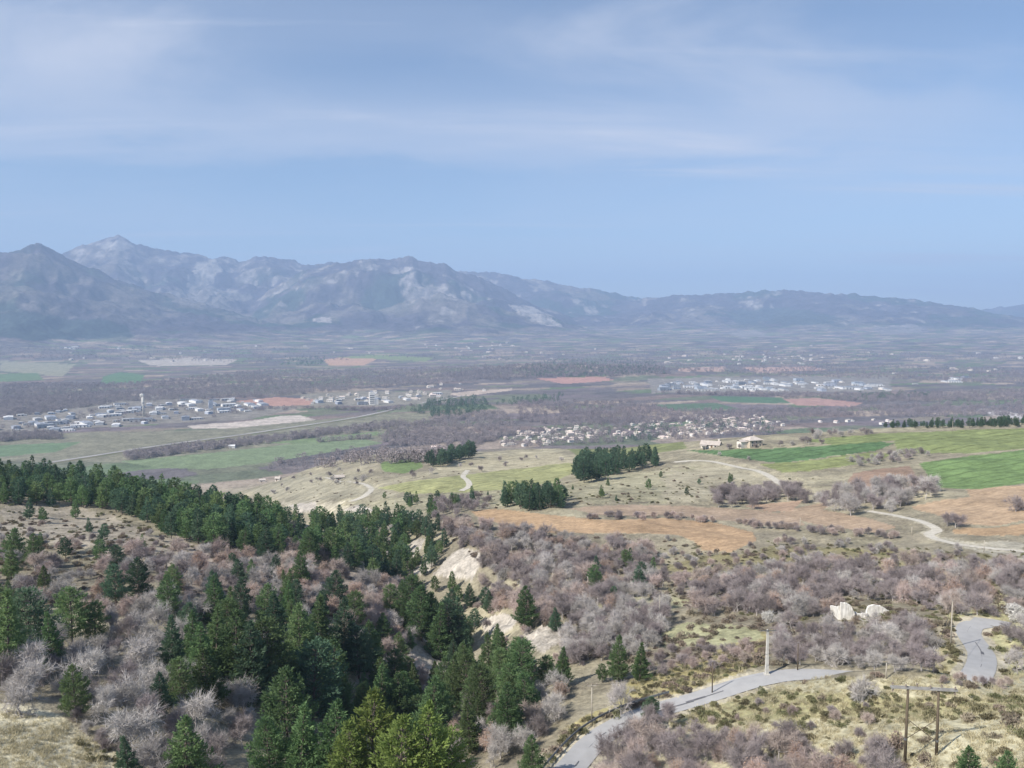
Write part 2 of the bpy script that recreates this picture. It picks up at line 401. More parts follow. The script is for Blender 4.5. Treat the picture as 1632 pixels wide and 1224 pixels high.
# the two visible stretches are one road that dips behind a grassy crest
w0 = [cast(*q, 60, 400)[:3] for q in PIX_ROAD]; w1 = [cast(*q, 60, 400)[:3] for q in PIX_BEND]
mid = []
for k in range(1, 5):
    u = k/5; q0, q1 = np.array(w0[-1]), np.array(w1[0]); q = q0*(1-u)+q1*u; d = math.hypot(q[0], q[1]); f = 1+4.5*math.sin(math.pi*u)/d
    mid.append((q[0]*f, q[1]*f, q[2]-1.6*math.sin(math.pi*u)))
l = spline(w0+mid+w1, 1.5)
k = np.ones(15)/15; l[:, 2] = np.convolve(np.pad(l[:, 2], 7, 'edge'), k, 'valid')[:len(l)]
for c_ in (0, 1):
    for _ in range(2): l[3:-3, c_] = np.convolve(l[:, c_], np.ones(7)/7, 'valid')
for q in [w0[-2], w0[-1]]+mid:      # the crest in front of the hidden stretch
    d = math.hypot(q[0], q[1]); cx_, cy_ = q[0]*(1-11/d), q[1]*(1-11/d)
    m = np.hypot(X2-cx_, Y2-cy_) < 26; rr = np.hypot(X2[m]-cx_, Y2[m]-cy_); Z2[m] += .95*np.exp(-(rr/6.0)**2)
cut_bed(l, 3.8, 3.0); ROADS.append((l, 2.6))
for pix, hw, soft, step in ((PIX_TRACK, 1.6, 2.5, 2), (PIX_PATH, 2.0, 3, 3), (PIX_LANE, 1.8, 3, 3), (PIX_LANE2, 1.8, 3, 3)):
    l = road_line(pix, step); cut_bed(l, hw+1.2, soft); ROADS.append((l, hw))

# ------------------------------------------------------------------ terrain: cover
PX2, PY2 = project(X2, Y2, Z2)
def lin(r, g, b):
    return tuple((c/255/12.92) if c/255 <= .04045 else ((c/255+.055)/1.055)**2.4 for c in (r, g, b))
def C(*c): return np.array(c)
C_DRY, C_SCRUB, C_BROWN, C_MARL = C(.345,.31,.215), C(.225,.198,.145), C(.24,.185,.14), C(.41,.37,.315)
marl_rel = (fbm(X2/2.4, Y2/2.4, 3, 61, True)-.5)*1.6
FR = (PY2 > -1e6) & (np.cos(A2) > .2)
cover = np.empty(Z2.shape+(3,)); n1 = fbm(X2/23, Y2/23, 4, 71); n2 = fbm(X2/7, Y2/7, 3, 73)
k = np.clip((n1-.35)/.3, 0, 1)[..., None]*.7+np.clip((n2-.35)/.3, 0, 1)[..., None]*.3
cover[:] = C_SCRUB*(1-k)+C_DRY*.9*k
# valley floor: parcels of crop, fallow, vineyard and coppice
PAL = np.array([(.165,.135,.14),(.13,.145,.095),(.21,.18,.14),(.12,.105,.105),(.12,.155,.085),(.26,.21,.17),(.15,.13,.125),(.15,.155,.105),(.19,.145,.13),(.11,.10,.10),(.31,.25,.20),(.13,.115,.115),(.16,.135,.13)])
def parcels(x, y):
    wx = x+60*(fbm(x/500, y/500, 2, 81)-.5); wy = y+60*(fbm(x/500, y/500, 2, 83)-.5)
    th = R_(24); u = (wx*math.cos(th)+wy*math.sin(th))/165; v = (-wx*math.sin(th)+wy*math.cos(th))/75
    iu, iv = np.floor(u), np.floor(v); best = np.full(x.shape, 1e9); bid = np.zeros(x.shape)
    for du in (-1, 0, 1):
        for dv in (-1, 0, 1):
            cu, cv = iu+du, iv+dv
            d = np.abs(cu+.15+.7*hsh(cu, cv, 91)-u)+np.abs(cv+.15+.7*hsh(cu, cv, 92)-v)
            b = d < best; best = np.where(b, d, best); bid = np.where(b, hsh(cu, cv, 93), bid)
    return PAL[np.minimum((bid*len(PAL)).astype(int), len(PAL)-1)]*(.85+.3*fbm(x/60, y/60, 2, 95))[..., None]
wv = sstep(1050, 1300, R2)[..., None]
cover = cover*(1-wv)+parcels(X2, Y2)*wv
# mountains: leafless woods, pine, rock and scree
jm = np.searchsorted(RR, 5500)
xm, ym, zm = X2[:, jm:], Y2[:, jm:], Z2[:, jm:]
gz = np.hypot(np.gradient(zm, axis=1)/np.gradient(R2[:, jm:], axis=1), 0)
h0 = zm+235-125*sstep(4800, 10000, R2[:, jm:])
rel = sstep(25, 110, h0)
na, nb, nc = fbm(xm/700, ym/700, 5, 101), fbm(xm/240, ym/240, 4, 103), fbm(xm/1300+9, ym/1300, 3, 105)
nd = fbm(xm/95, ym/95, 3, 107)
mc = C(.066,.056,.070)[None, None]*(.75+.5*nb[..., None])
pine = sstep(.56, .62, na)[..., None]*sstep(900, 500, zm)[..., None]; mc = mc*(1-pine)+C(.035,.05,.04)*pine
gr = sstep(.52, .62, nc*.5+nb*.5)[..., None]*.7; mc = mc*(1-gr)+C(.15,.13,.11)*gr
rock = np.clip(sstep(.55, .63, nb*.5+nd*.5)*sstep(.45, .7, gz)*.8+sstep(.66, .71, nb*.6+nd*.4)*.6+sstep(700, 1050, zm)*sstep(.50, .58, nd)*.5, 0, 1)[..., None]
rock = rock*(1-.85*((xm < -1200) & (R2[:, jm:] < 9350))[..., None])       # the near left massif is wooded to the crest
mc = mc*(1-rock)+C(.27,.245,.225)*rock
cover[:, jm:] = cover[:, jm:]*(1-rel[..., None])+mc*rel[..., None]
# patches of ground cover seen in the photograph: outline, colour, distance range, raggedness
PATCH = [
 ([(0,1118),(80,1135),(140,1165),(200,1205),(230,1300),(-80,1300),(-80,1118)], C(.52,.47,.33), 60, 140, 8),
 ([(0,790),(120,800),(240,845),(330,870),(300,905),(160,880),(0,850)], C(.32,.28,.22), 200, 420, 16),
 ([(280,860),(430,880),(530,905),(640,920),(600,985),(420,975),(280,930)], C(.35,.295,.24), 150, 330, 14),
 ([(1020,1150),(1120,1115),(1230,1088),(1380,1080),(1700,1075),(1700,1330),(1150,1330),(1000,1240)], C(.43,.395,.27), 60, 150, 14),
 ([(1030,1135),(1230,1105),(1500,1112),(1632,1110),(1632,1135),(1400,1150),(1250,1140),(1100,1160)], C(.33,.305,.17), 60, 150, 12),
 ([(870,1224),(900,1160),(980,1125),(1010,1085),(1240,1000),(1215,1060),(1080,1110),(1000,1135),(890,1240)], C(.31,.27,.135), 80, 190, 10),
 ([(1050,1010),(1100,992),(1200,1000),(1225,1020),(1150,1030),(1060,1030)], C(.33,.32,.19), 120, 220, 8),
 ([(1500,985),(1632,930),(1700,930),(1700,1075),(1590,1075),(1600,1040),(1570,1010)], C(.37,.35,.20), 110, 230, 8),
 ([(1480,1080),(1500,1000),(1530,1040),(1540,1080)], C(.38,.34,.20), 110, 200, 8),
 ([(960,960),(1060,945),(1110,955),(1040,985),(970,985)], C(.36,.34,.21), 170, 260, 8),
 ([(1040,900),(1250,870),(1632,885),(1632,930),(1300,950),(1100,930)], C(.23,.205,.115), 200, 290, 12),
 ([(540,800),(740,785),(900,770),(1100,740),(1240,770),(1200,800),(950,800),(800,805),(640,812)], C(.30,.275,.185), 320, 620, 10),
 ([(1060,750),(1200,740),(1350,790),(1200,805),(1060,800)], C(.33,.295,.21), 320, 560, 10),
 ([(440,790),(500,800),(620,815),(640,830),(560,825),(460,812)], C(.40,.36,.27), 330, 700, 10),
 ([(1240,770),(1480,782),(1480,800),(1300,800)], C(.36,.32,.22), 320, 480, 8),
 ([(380,760),(560,755),(640,790),(470,800),(390,785)], C(.28,.255,.185), 450, 900, 10),
 ([(690,740),(870,715),(920,735),(800,752),(700,762)], C(.36,.32,.22), 500, 900, 8),
 # bare marl
 ([(690,918),(722,880),(740,874),(765,880),(772,898),(755,925),(735,922)], C_MARL, 200, 300, 2.5),
 ([(645,885),(655,865),(678,858),(672,880),(655,895)], C_MARL, 200, 330, 2.5),
 ([(655,905),(690,890),(685,915),(660,918)], C_MARL*.95, 200, 320, 3),
 ([(765,990),(800,978),(830,985),(815,1005),(795,1015),(770,1005)], C_MARL, 140, 260, 3),
 ([(832,1012),(860,1000),(895,1000),(895,1020),(865,1042),(850,1035)], C_MARL, 120, 240, 3),
 ([(640,1010),(690,1000),(720,1045),(700,1095),(670,1105),(650,1060)], C_MARL*.9, 110, 230, 7),
 ([(560,1040),(600,1050),(610,1100),(570,1090)], C_MARL*.8, 110, 230, 7),
 ([(460,805),(500,800),(500,812),(470,818)], C_MARL, 330, 800, 3), ([(548,812),(580,806),(600,815),(560,822)], C_MARL, 300, 700, 3),
 ([(545,850),(590,842),(585,860),(555,862)], C_MARL, 250, 460, 3), ([(640,815),(665,818),(660,835),(645,835)], C_MARL, 250, 500, 3),
 ([(1250,940),(1400,905),(1520,930),(1420,950)], C(.42,.38,.30), 180, 280, 14),
 ([(1490,858),(1632,868),(1632,900),(1560,880)], C(.36,.33,.26), 200, 300, 6),
 # scree, cliffs and pine belts on the mountains
 ([(312,418),(345,412),(352,425),(340,450),(318,470),(300,455)], C(.25,.23,.21), 9000, 14000, 5), ([(160,392),(187,380),(215,392),(200,398),(170,397)], C(.26,.24,.22), 10000, 14000, 4),
 ([(270,470),(330,455),(400,470),(360,490),(290,488)], C(.16,.145,.135), 8000, 14000, 10), ([(810,485),(850,490),(880,505),(895,522),(860,515),(830,500)], C(.28,.255,.235), 8000, 14000, 3), ([(640,465),(690,455),(700,470),(650,480)], C(.17,.155,.145), 8000, 14000, 6),
 ([(500,507),(525,506),(527,514),(498,513)], C(.30,.27,.25), 6400, 14000, 2), ([(1160,528),(1200,526),(1230,536),(1180,540)], C(.22,.20,.185), 6400, 14000, 4), ([(1390,520),(1460,518),(1480,530),(1400,532)], C(.20,.18,.17), 6400, 14000, 4),
 ([(-30,505),(40,495),(70,500),(110,508),(170,510),(205,522),(215,536),(120,540),(40,542),(-30,535)], C(.035,.05,.045), 6000, 9400, 5), ([(1120,500),(1250,490),(1350,505),(1300,518),(1180,515)], C(.045,.055,.05), 9000, 14000, 8), ([(1480,500),(1560,508),(1632,520),(1540,522)], C(.045,.055,.05), 9000, 14000, 8),
 # pale ground in the valley
 ([(300,679),(400,671),(455,662),(480,661),(505,669),(480,677),(400,683),(310,684)], C(.46,.40,.35), 1400, 3000, 2),
 ([(220,575),(300,570),(380,573),(360,582),(240,583)], C(.40,.35,.30), 2500, 9000, 1), ([(700,628),(816,618),(816,622),(740,632)], C(.42,.34,.28), 1800, 3500, 1),
 ([(0,655),(100,645),(240,630),(400,640),(480,650),(400,668),(200,680),(0,690)], C(.21,.19,.165), 1500, 3500, 2),
 ([(480,628),(720,622),(720,640),(600,648),(480,646)], C(.22,.20,.165), 1500, 3500, 2),
 ([(1030,602),(1420,600),(1420,624),(1040,626)], C(.22,.20,.18), 2000, 4500, 2),
 ([(1085,586),(1155,584),(1155,592),(1080,592)], C(.40,.28,.23), 3000, 6000, 1), ([(1180,586),(1290,584),(1320,590),(1210,594)], C(.42,.28,.23), 3000, 6000, 1),
 ([(1560,650),(1632,660),(1632,668),(1580,662)], C(.45,.42,.40), 1500, 3500, 1), ([(100,600),(0,592),(0,575),(120,580)], C(.26,.25,.18), 2500, 9000, 2),
 ([(0,690),(120,690),(350,685),(600,660),(700,655),(640,700),(300,735),(0,735)], C(.20,.19,.135), 1200, 2600, 2),
]
jit1 = fbm(X2/9, Y2/9, 3, 111)-.5; jit2 = fbm(X2/9, Y2/9, 3, 113)-.5
jf1 = fbm(X2/120, Y2/120, 3, 115)-.5; jf2 = fbm(X2/120, Y2/120, 3, 117)-.5
fa = R2 > 1000
J1 = np.where(fa, jf1, jit1); J2 = np.where(fa, jf2, jit2)
def region(poly, d0, d1, jitter):
    xs = [p[0] for p in poly]; ys = [p[1] for p in poly]; m = np.zeros(Z2.shape, bool)
    I, J = np.nonzero((R2 > d0) & (R2 < d1) & (PX2 > min(xs)-20) & (PX2 < max(xs)+20) & (PY2 > min(ys)-20) & (PY2 < max(ys)+20) & FR)
    m[I, J] = inpoly(PX2[I, J]+J1[I, J]*jitter*4, PY2[I, J]+J2[I, J]*jitter*2, poly); return m
for poly, c, d0, d1, jt in PATCH:
    m = region(poly, d0, d1, jt); cover[m] = c*(.86+.28*n2[m])[:, None]
    if c[0] > .36 and c[2] > .28 and d1 < 800 and jt < 8:      # rain-cut marl
        Z2[m] += marl_rel[m]; cover[m] *= (.80+.40*vnoise(X2[m]/.9, Y2[m]/.9, 63))[:, None]
# strips of dirt at the roadside
for l, hw in ROADS:
    m0 = (X2 > l[:, 0].min()-6) & (X2 < l[:, 0].max()+6) & (Y2 > l[:, 1].min()-6) & (Y2 < l[:, 1].max()+6)
    I, J = np.nonzero(m0); d, _ = seg_dist(X2[I, J], Y2[I, J], [tuple(q[:2]) for q in l[::3]])
    s = d < hw+.2+.9*n2[I, J]; cover[I[s], J[s]] = C(.40,.36,.27)
MAT_G = attr_mat('ground_cover', (.9, .16, .03), .30, 1.6, var=.42)
MAT_M = attr_mat('mountain_cover', (.045, .014, .005), 0, var=.5)
MAT_F = {k: attr_mat('field_'+k, s, b, bs, var=v, rows=r) for k, s, b, bs, v, r in (('ploughed', (.9, .2, .04), .22, 1.3, .30, (3.1, R_(72), .10, 0)), ('green', (.9, .2, .05), .12, 2.5, .30, (11, R_(70), .28, .86)))}
FIELDS = [
 ('ploughed_field', [(752,815),(800,811),(880,821),(960,829),(1060,826),(1130,832),(1200,848),(1205,862),(1165,880),(1120,878),(1105,862),(1080,852),(1000,850),(940,851),(870,847),(800,836),(765,826)], C(.39,.27,.165), 200, 420, 1.2, 'ploughed', 'long bare ochre field curving beside the purple thicket'),
 ('ploughed_field', [(905,810),(1000,804),(1100,807),(1200,812),(1255,820),(1285,836),(1250,842),(1180,832),(1080,822),(960,822)], C(.345,.262,.19), 200, 480, 1.2, 'ploughed', 'pinkish brown field strip behind a shrub line'),
 ('ploughed_field', [(1240,818),(1290,805),(1335,797),(1312,812),(1380,825),(1430,840),(1400,850),(1340,842),(1275,830)], C(.355,.265,.185), 200, 480, 1.2, 'ploughed', 'curved brown field inside the bend of a gravel track'),
 ('ploughed_field', [(1452,808),(1500,797),(1545,792),(1540,780),(1580,775),(1700,772),(1700,828),(1632,830),(1590,838),(1530,836),(1500,822),(1460,812)], C(.385,.28,.185), 200, 500, 1.2, 'ploughed', 'wide pale brown field above the gravel bend'),
 ('ploughed_field', [(1520,842),(1590,840),(1700,826),(1700,852),(1560,854),(1520,850)], C(.385,.27,.165), 200, 420, 1, 'ploughed', 'reddish bare strip along the gravel track'),
 ('ploughed_field', [(1360,754),(1400,747),(1450,742),(1464,765),(1470,780),(1420,784),(1360,783),(1352,765)], C(.27,.19,.14), 300, 560, 1, 'ploughed', 'small dark brown field beside the bright green one'),
 ('ploughed_field', [(1185,806),(1280,797),(1262,815),(1222,815)], C(.38,.27,.19), 260, 480, 1, 'ploughed', 'small brown field wedge under bare trees'),
 ('green_field', [(1465,738),(1560,725),(1632,717),(1720,714),(1720,768),(1632,770),(1560,780),(1495,778)], C(.15,.22,.085), 300, 650, 1, 'green', 'bright green crop field beside the dark brown field'),
 ('green_field', [(1095,718),(1170,717),(1300,712),(1400,703),(1425,706),(1400,718),(1330,727),(1240,738),(1180,731)], C(.095,.16,.07), 380, 800, 1, 'green', 'dark green crop field below the hip roofed house'),
 ('green_field', [(1212,740),(1300,733),(1380,722),(1425,722),(1400,735),(1310,748),(1250,754)], C(.22,.24,.10), 350, 650, 1, 'green', 'yellow green field beside the pale path'),
 ('meadow', [(1280,702),(1400,691),(1632,682),(1720,680),(1720,712),(1632,715),(1540,722),(1430,722),(1425,702),(1330,709)], C(.20,.23,.095), 380, 900, 1.2, 'green', 'light green meadow in front of the pine row'),
 ('meadow', [(905,716),(1000,708),(1085,699),(1095,714),(1000,730),(940,740)], C(.19,.205,.095), 450, 900, 1.2, 'green', 'olive meadow behind the dark pine clump'),
 ('meadow', [(600,778),(660,766),(740,757),(850,744),(905,737),(930,745),(880,770),(800,780),(740,785),(660,787)], C(.29,.29,.14), 380, 800, 1.5, 'green', 'yellowish meadow on the open slope'),
 ('green_field', [(605,737),(670,728),(674,745),(645,755),(612,752)], C(.16,.215,.085), 500, 1000, 1, 'green', 'small green field beside the pine clump'),
 ('green_field', [(190,735),(330,722),(470,707),(580,700),(612,706),(520,722),(420,738),(330,748),(250,745)], C(.18,.225,.125), 1150, 2200, .6, 'green', 'long light green valley field behind the pine ridge'),
 ('green_field', [(420,706),(600,688),(640,690),(480,707)], C(.17,.22,.11), 1150, 2400, .6, 'green', 'narrow green strip between two valley hedges'),
 ('green_field', [(-40,712),(90,706),(130,704),(90,720),(-40,732)], C(.14,.20,.11), 1150, 2400, .6, 'green', 'green valley field beside the motorway'),
 ('green_field', [(165,600),(190,593),(230,597),(225,610),(160,611)], C(.11,.185,.10), 2200, 6000, .6, 'green', 'small deep green field on the wooded bank'),
 ('green_field', [(-40,597),(60,594),(70,606),(-40,610)], C(.13,.19,.10), 2200, 6000, .6, 'green', 'green field edge by the wooded bank'),
 ('ploughed_field', [(375,639),(440,633),(500,636),(495,645),(420,648)], C(.40,.235,.185), 1600, 4000, .5, 'ploughed', 'red earth field between the factory and the tower'),
 ('ploughed_field', [(515,573),(570,567),(600,573),(580,582),(525,583)], C(.46,.29,.20), 3000, 9000, .5, 'ploughed', 'orange earth field far across the valley'),
 ('green_field', [(530,570),(600,565),(690,570),(680,576),(600,572)], C(.20,.24,.11), 3000, 9000, .5, 'green', 'thin green strip behind the orange field'),
 ('ploughed_field', [(1245,636),(1300,634),(1375,642),(1360,648),(1270,646)], C(.38,.235,.20), 1600, 4000, .5, 'ploughed', 'red earth field in front of the far business park'),
 ('green_field', [(1130,631),(1245,633),(1260,643),(1150,640)], C(.09,.16,.09), 1600, 4000, .5, 'green', 'dark green field left of the red one'),
 ('ploughed_field', [(850,603),(960,600),(980,606),(900,612)], C(.42,.24,.20), 2200, 5000, .5, 'ploughed', 'pink earth field below the wooded hill'),
 ('green_field', [(1040,645),(1140,642),(1180,652),(1080,655)], C(.10,.15,.09), 1500, 3500, .5, 'green', 'dull green field beyond the village'),
]
fid = np.zeros(Z2.shape, np.int16)
for k, f in enumerate(FIELDS):
    m = region(f[1], f[3], f[4], f[5]); fid[m] = k+1
    rows = 1.0
    cover[m] = f[2]*(.88+.24*n1[m])[:, None]
na_, nr_ = Z2.shape
V = np.stack([X2, Y2, Z2+ZC], -1).reshape(-1, 3); cf = np.c_[np.clip(cover, 0, 1).reshape(-1, 3), np.ones(len(V))].astype(np.float32)
I, J = np.meshgrid(np.arange(na_-1), np.arange(nr_-1), indexing='ij')
quads = np.stack([I*nr_+J, (I+1)*nr_+J, (I+1)*nr_+J+1, I*nr_+J+1], -1).reshape(-1, 4)
# last sector closes the circle behind the viewer
qf = np.maximum(np.maximum(fid[:-1, :-1], fid[1:, :-1]), 0).reshape(-1)
qm = (J >= len(RN)+len(RV)-1).reshape(-1)
def sheet(name, sel, mat):
    q = quads[sel]; u, inv = np.unique(q, return_inverse=True)
    me = np_mesh(name, V[u], inv.reshape(-1, 4), [mat], smooth=True)
    ca = me.color_attributes.new('cover', 'FLOAT_COLOR', 'POINT'); ca.data.foreach_set('color', cf[u].ravel())
    o = obj(name, me); return kind(o, 'structure')
sheet('ground', (qf == 0) & ~qm, MAT_G)
sheet('mountains', qm, MAT_M)
for k, f in enumerate(FIELDS):
    if np.any(qf == k+1): sheet(f[0], (qf == k+1) & ~qm, MAT_F[f[6]])['label'] = f[7]
# ------------------------------------------------------------------ roads: surface
M_ASPH = noise_mat('asphalt', (.335,.33,.325), (.385,.378,.37), .6, .85, detail=4)
M_GRAVEL = noise_mat('gravel', (.44,.40,.33), (.58,.54,.46), .9, .95, detail=6)
M_PATCHA = noise_mat('asphalt_repair', (.10,.10,.11), (.16,.16,.17), 2, .85)
def strip(name, l, half, mat, dz=.03, cols=5):
    t = np.gradient(l[:, :2], axis=0); t /= np.linalg.norm(t, axis=1)[:, None]; n = np.c_[t[:, 1], -t[:, 0]]
    vv = []
    for i in range(len(l)):
        for k in range(cols):
            s = (k/(cols-1)*2-1); e = 1+(random.uniform(-.018, .018) if k in (0, cols-1) else 0)
            p = l[i, :2]+n[i]*half*s*e; vv.append((p[0], p[1], l[i, 2]+ZC+dz-.04*s*s))
    q = [(i*cols+k, i*cols+k+1, (i+1)*cols+k+1, (i+1)*cols+k) for i in range(len(l)-1) for k in range(cols-1)]
    return kind(obj(name, np_mesh(name, vv, np.array(q), [mat], smooth=True)), 'structure')
r0 = strip('road', ROADS[0][0], 2.05, M_ASPH, cols=7)
for l, hw in ROADS[1:]: strip('gravel_track', l, hw, M_GRAVEL)
def patches(l, n, par):
    for k in range(n):      # tar repairs and cracks in the worn surface
        i = random.randrange(3, len(l)-6); m_ = random.choice((2, 3, 5)); off = random.uniform(-1.6, 1.6); hw = random.choice((.05, .07, .09, .22))
        strip('tar_repair', l[i:i+m_]+np.array([off*.7, off*.7, 0]), hw, M_PATCHA, .045, 3).parent = par
patches(ROADS[0][0], 34, r0)
for o in [o for o in bpy.data.objects if o.name.startswith('tar_repair')]: del o['kind']
hw_pix = [(60,742),(150,728),(260,711),(380,695),(480,680),(560,668),(620,655),(680,642),(740,632)]
hwl = spline([cast(px, py, 1100)[:3] for px, py in hw_pix], 25); hwl[:, 2] = np.convolve(np.pad(hwl[:, 2], 4, 'edge'), np.ones(9)/9, 'valid')+1.8
me_l = hwl
strip('motorway', hwl, 5.5, noise_mat('motorway_surface', (.27,.255,.245), (.38,.36,.34), .02), .5, 5)
mbk = MB()
tt = np.gradient(hwl[:, :2], axis=0); tt /= np.linalg.norm(tt, axis=1)[:, None]; nn = np.c_[tt[:, 1], -tt[:, 0]]
vv = []
for i in range(len(hwl)):
    for s, dz in ((-14, -4), (-5.9, .3), (5.9, .3), (14, -4)): vv.append((*(hwl[i, :2]+nn[i]*s), hwl[i, 2]+ZC+dz))
qq = [(i*4+k, i*4+k+1, i*4+k+5, i*4+k+4) for i in range(len(hwl)-1) for k in range(3)]
kind(obj('motorway_embankment', np_mesh('motorway_embankment', vv, np.array(qq), [noise_mat('embankment', (.17,.18,.10), (.24,.21,.14), .05)])), 'structure')
# ------------------------------------------------------------------ vegetation: meshes
def merge(parts):
    """parts: list of (verts, tris, mat) -> arrays"""
    vs_, fs, ms = [], [], []; n = 0
    for v, f, m in parts:
        vs_.append(v); fs.append(np.asarray(f)+n); ms.append(np.full(len(f), m)); n += len(v)
    return np.vstack(vs_), np.vstack(fs), np.concatenate(ms)
def tris_at(p, d, length, width, g):
    """thin triangles from p along d"""
    r = g.normal(size=p.shape); s = np.cross(d, r); s /= np.linalg.norm(s, axis=1)[:, None]+1e-9
    w = s*(np.asarray(width)/2)[..., None] if np.ndim(width) else s*width/2
    l = d*(np.asarray(length)[..., None] if np.ndim(length) else length)
    v = np.stack([p-w, p+w, p+l], 1).reshape(-1, 3); return v, np.arange(len(v)).reshape(-1, 3)
def quads_at(p, d, length, width, g):
    """leaf-shaped pairs of triangles from p along d"""
    r = g.normal(size=p.shape); s = np.cross(d, r); s /= np.linalg.norm(s, axis=1)[:, None]+1e-9
    l = d*length[:, None]; w = s*width[:, None]/2
    v = np.stack([p, p+l*.5+w, p+l, p+l*.5-w], 1).reshape(-1, 3); b = np.arange(len(p))[:, None]*4
    return v, np.concatenate([b+[0, 1, 2], b+[0, 2, 3]])
def tube_np(pts, radii, n=5):
    pts = np.asarray(pts, float); vv = []; ff = []
    for i, (p, r) in enumerate(zip(pts, radii)):
        d = pts[min(i+1, len(pts)-1)]-pts[max(i-1, 0)]; d = d/(np.linalg.norm(d)+1e-9)
        a = np.cross(d, (0, 0, 1) if abs(d[2]) < .9 else (1, 0, 0)); a /= np.linalg.norm(a); b = np.cross(d, a)
        for k in range(n):
            t = 2*math.pi*k/n; vv.append(p+(a*math.cos(t)+b*math.sin(t))*r)
    for i in range(len(pts)-1):
        for k in range(n):
            q = (i*n+k, i*n+(k+1) % n, (i+1)*n+(k+1) % n, (i+1)*n+k); ff += [(q[0], q[1], q[2]), (q[0], q[2], q[3])]
    return np.array(vv), np.array(ff)
def pine_parts(seed, h=10., R=2.6, N=4200, blunt=.75, bare=.08, leafl=.42, leafw=.13, whorls=15):
    g = np.random.default_rng(seed)
    lean = g.normal(size=2)*.25
    def axis(u): return np.c_[lean[0]*u*u, lean[1]*u*u, u*h]
    T = []
    u = np.linspace(0, .97, 7); v, f = tube_np(axis(u), .17*(1-u*.93)+.015, 7); T.append((v, f, 0))
    P_, D_ = [], []
    for w in range(whorls):
        uw = bare+(1-bare)*((w+g.uniform(-.25, .25))/whorls); uw = min(max(uw, bare), .985)
        rw = R*min(1, (1-uw)**blunt*1.25)*(.55+.45*min(1, (uw-bare)/.14+.25))*g.uniform(.82, 1.12)
        nb = int(g.integers(6, 9)); a0 = g.uniform(0, 6.28)
        for b in range(nb):
            a = a0+6.283*b/nb+g.normal()*.18; rb = rw*g.uniform(.66, 1.18); rise = g.uniform(.05, .38)+.45*uw
            o = axis(np.array([uw]))[0]; tip = o+np.array([math.cos(a)*rb, math.sin(a)*rb, rb*rise])
            if N > 1500:
                v, f = tube_np([o, o+(tip-o)*.55-np.array([0, 0, .06*rb]), tip], [.05, .03, .008], 3); T.append((v, f, 0))
            n = max(3, int(N*(rb**1.6+.25)/(whorls*7.2*(R*.62)**1.6)))
            s = g.uniform(.22, 1.0, n)**.72; side = g.normal(size=n)*.19*rb*(1.15-.5*s)
            c = o+(tip-o)*s[:, None]+np.c_[-math.sin(a)*side, math.cos(a)*side, g.normal(size=n)*.12*(1+.12*rb)-.10*np.abs(side)+.10]
            P_.append(c); dd = np.c_[np.full(n, math.cos(a)), np.full(n, math.sin(a)), np.full(n, .75)]+g.normal(size=(n, 3))*.62
            D_.append(dd/np.linalg.norm(dd, axis=1)[:, None])
    n = max(6, N//60); c = axis(g.uniform(.93, 1.0, n))+g.normal(size=(n, 3))*.12; P_.append(c)
    dd = np.c_[g.normal(size=(n, 2))*.6, np.ones(n)]; D_.append(dd/np.linalg.norm(dd, axis=1)[:, None])
    p = np.vstack(P_); d = np.vstack(D_); n = len(p)
    v, f = quads_at(p, d, leafl*g.uniform(.7, 1.3, n), leafw*g.uniform(.7, 1.4, n), g)
    return T, [(v, f, 0)]
def grow(g, p, d, length, r, lvl, maxl, T, Cr, tips, nb, spread, up):
    k = 3 if lvl < 2 else 2; pts = [p]; q = p; dd = d
    for i in range(k):
        dd = dd+g.normal(size=3)*(.16 if lvl else .07)+np.array([0, 0, up*.12]); dd /= np.linalg.norm(dd); q = q+dd*length/k; pts.append(q)
    rad = np.linspace(r, r*.55, k+1); v, f = tube_np(pts, rad, 6 if lvl == 0 else (4 if lvl == 1 else 3)); (T if lvl < 2 else Cr).append((v, f, 0))
    pts = np.array(pts)
    if lvl == maxl: tips.append((pts, dd)); return
    for b in range(nb[lvl]):
        s = g.uniform(.35, 1.0) if lvl else g.uniform(.45, 1.0)
        if b == 0: s = 1.0
        x = s*k; i = min(int(x), k-1); o = pts[i]+(pts[i+1]-pts[i])*(x-i)
        rnd = g.normal(size=3); nd = dd*(1-.25*spread)+rnd/np.linalg.norm(rnd)*spread+np.array([0, 0, up*.3]); nd /= np.linalg.norm(nd)
        grow(g, o, nd, length*g.uniform(.55, .85), r*.56*(1-.25*s)+.008, lvl+1, maxl, T, Cr, tips, nb, spread, up)
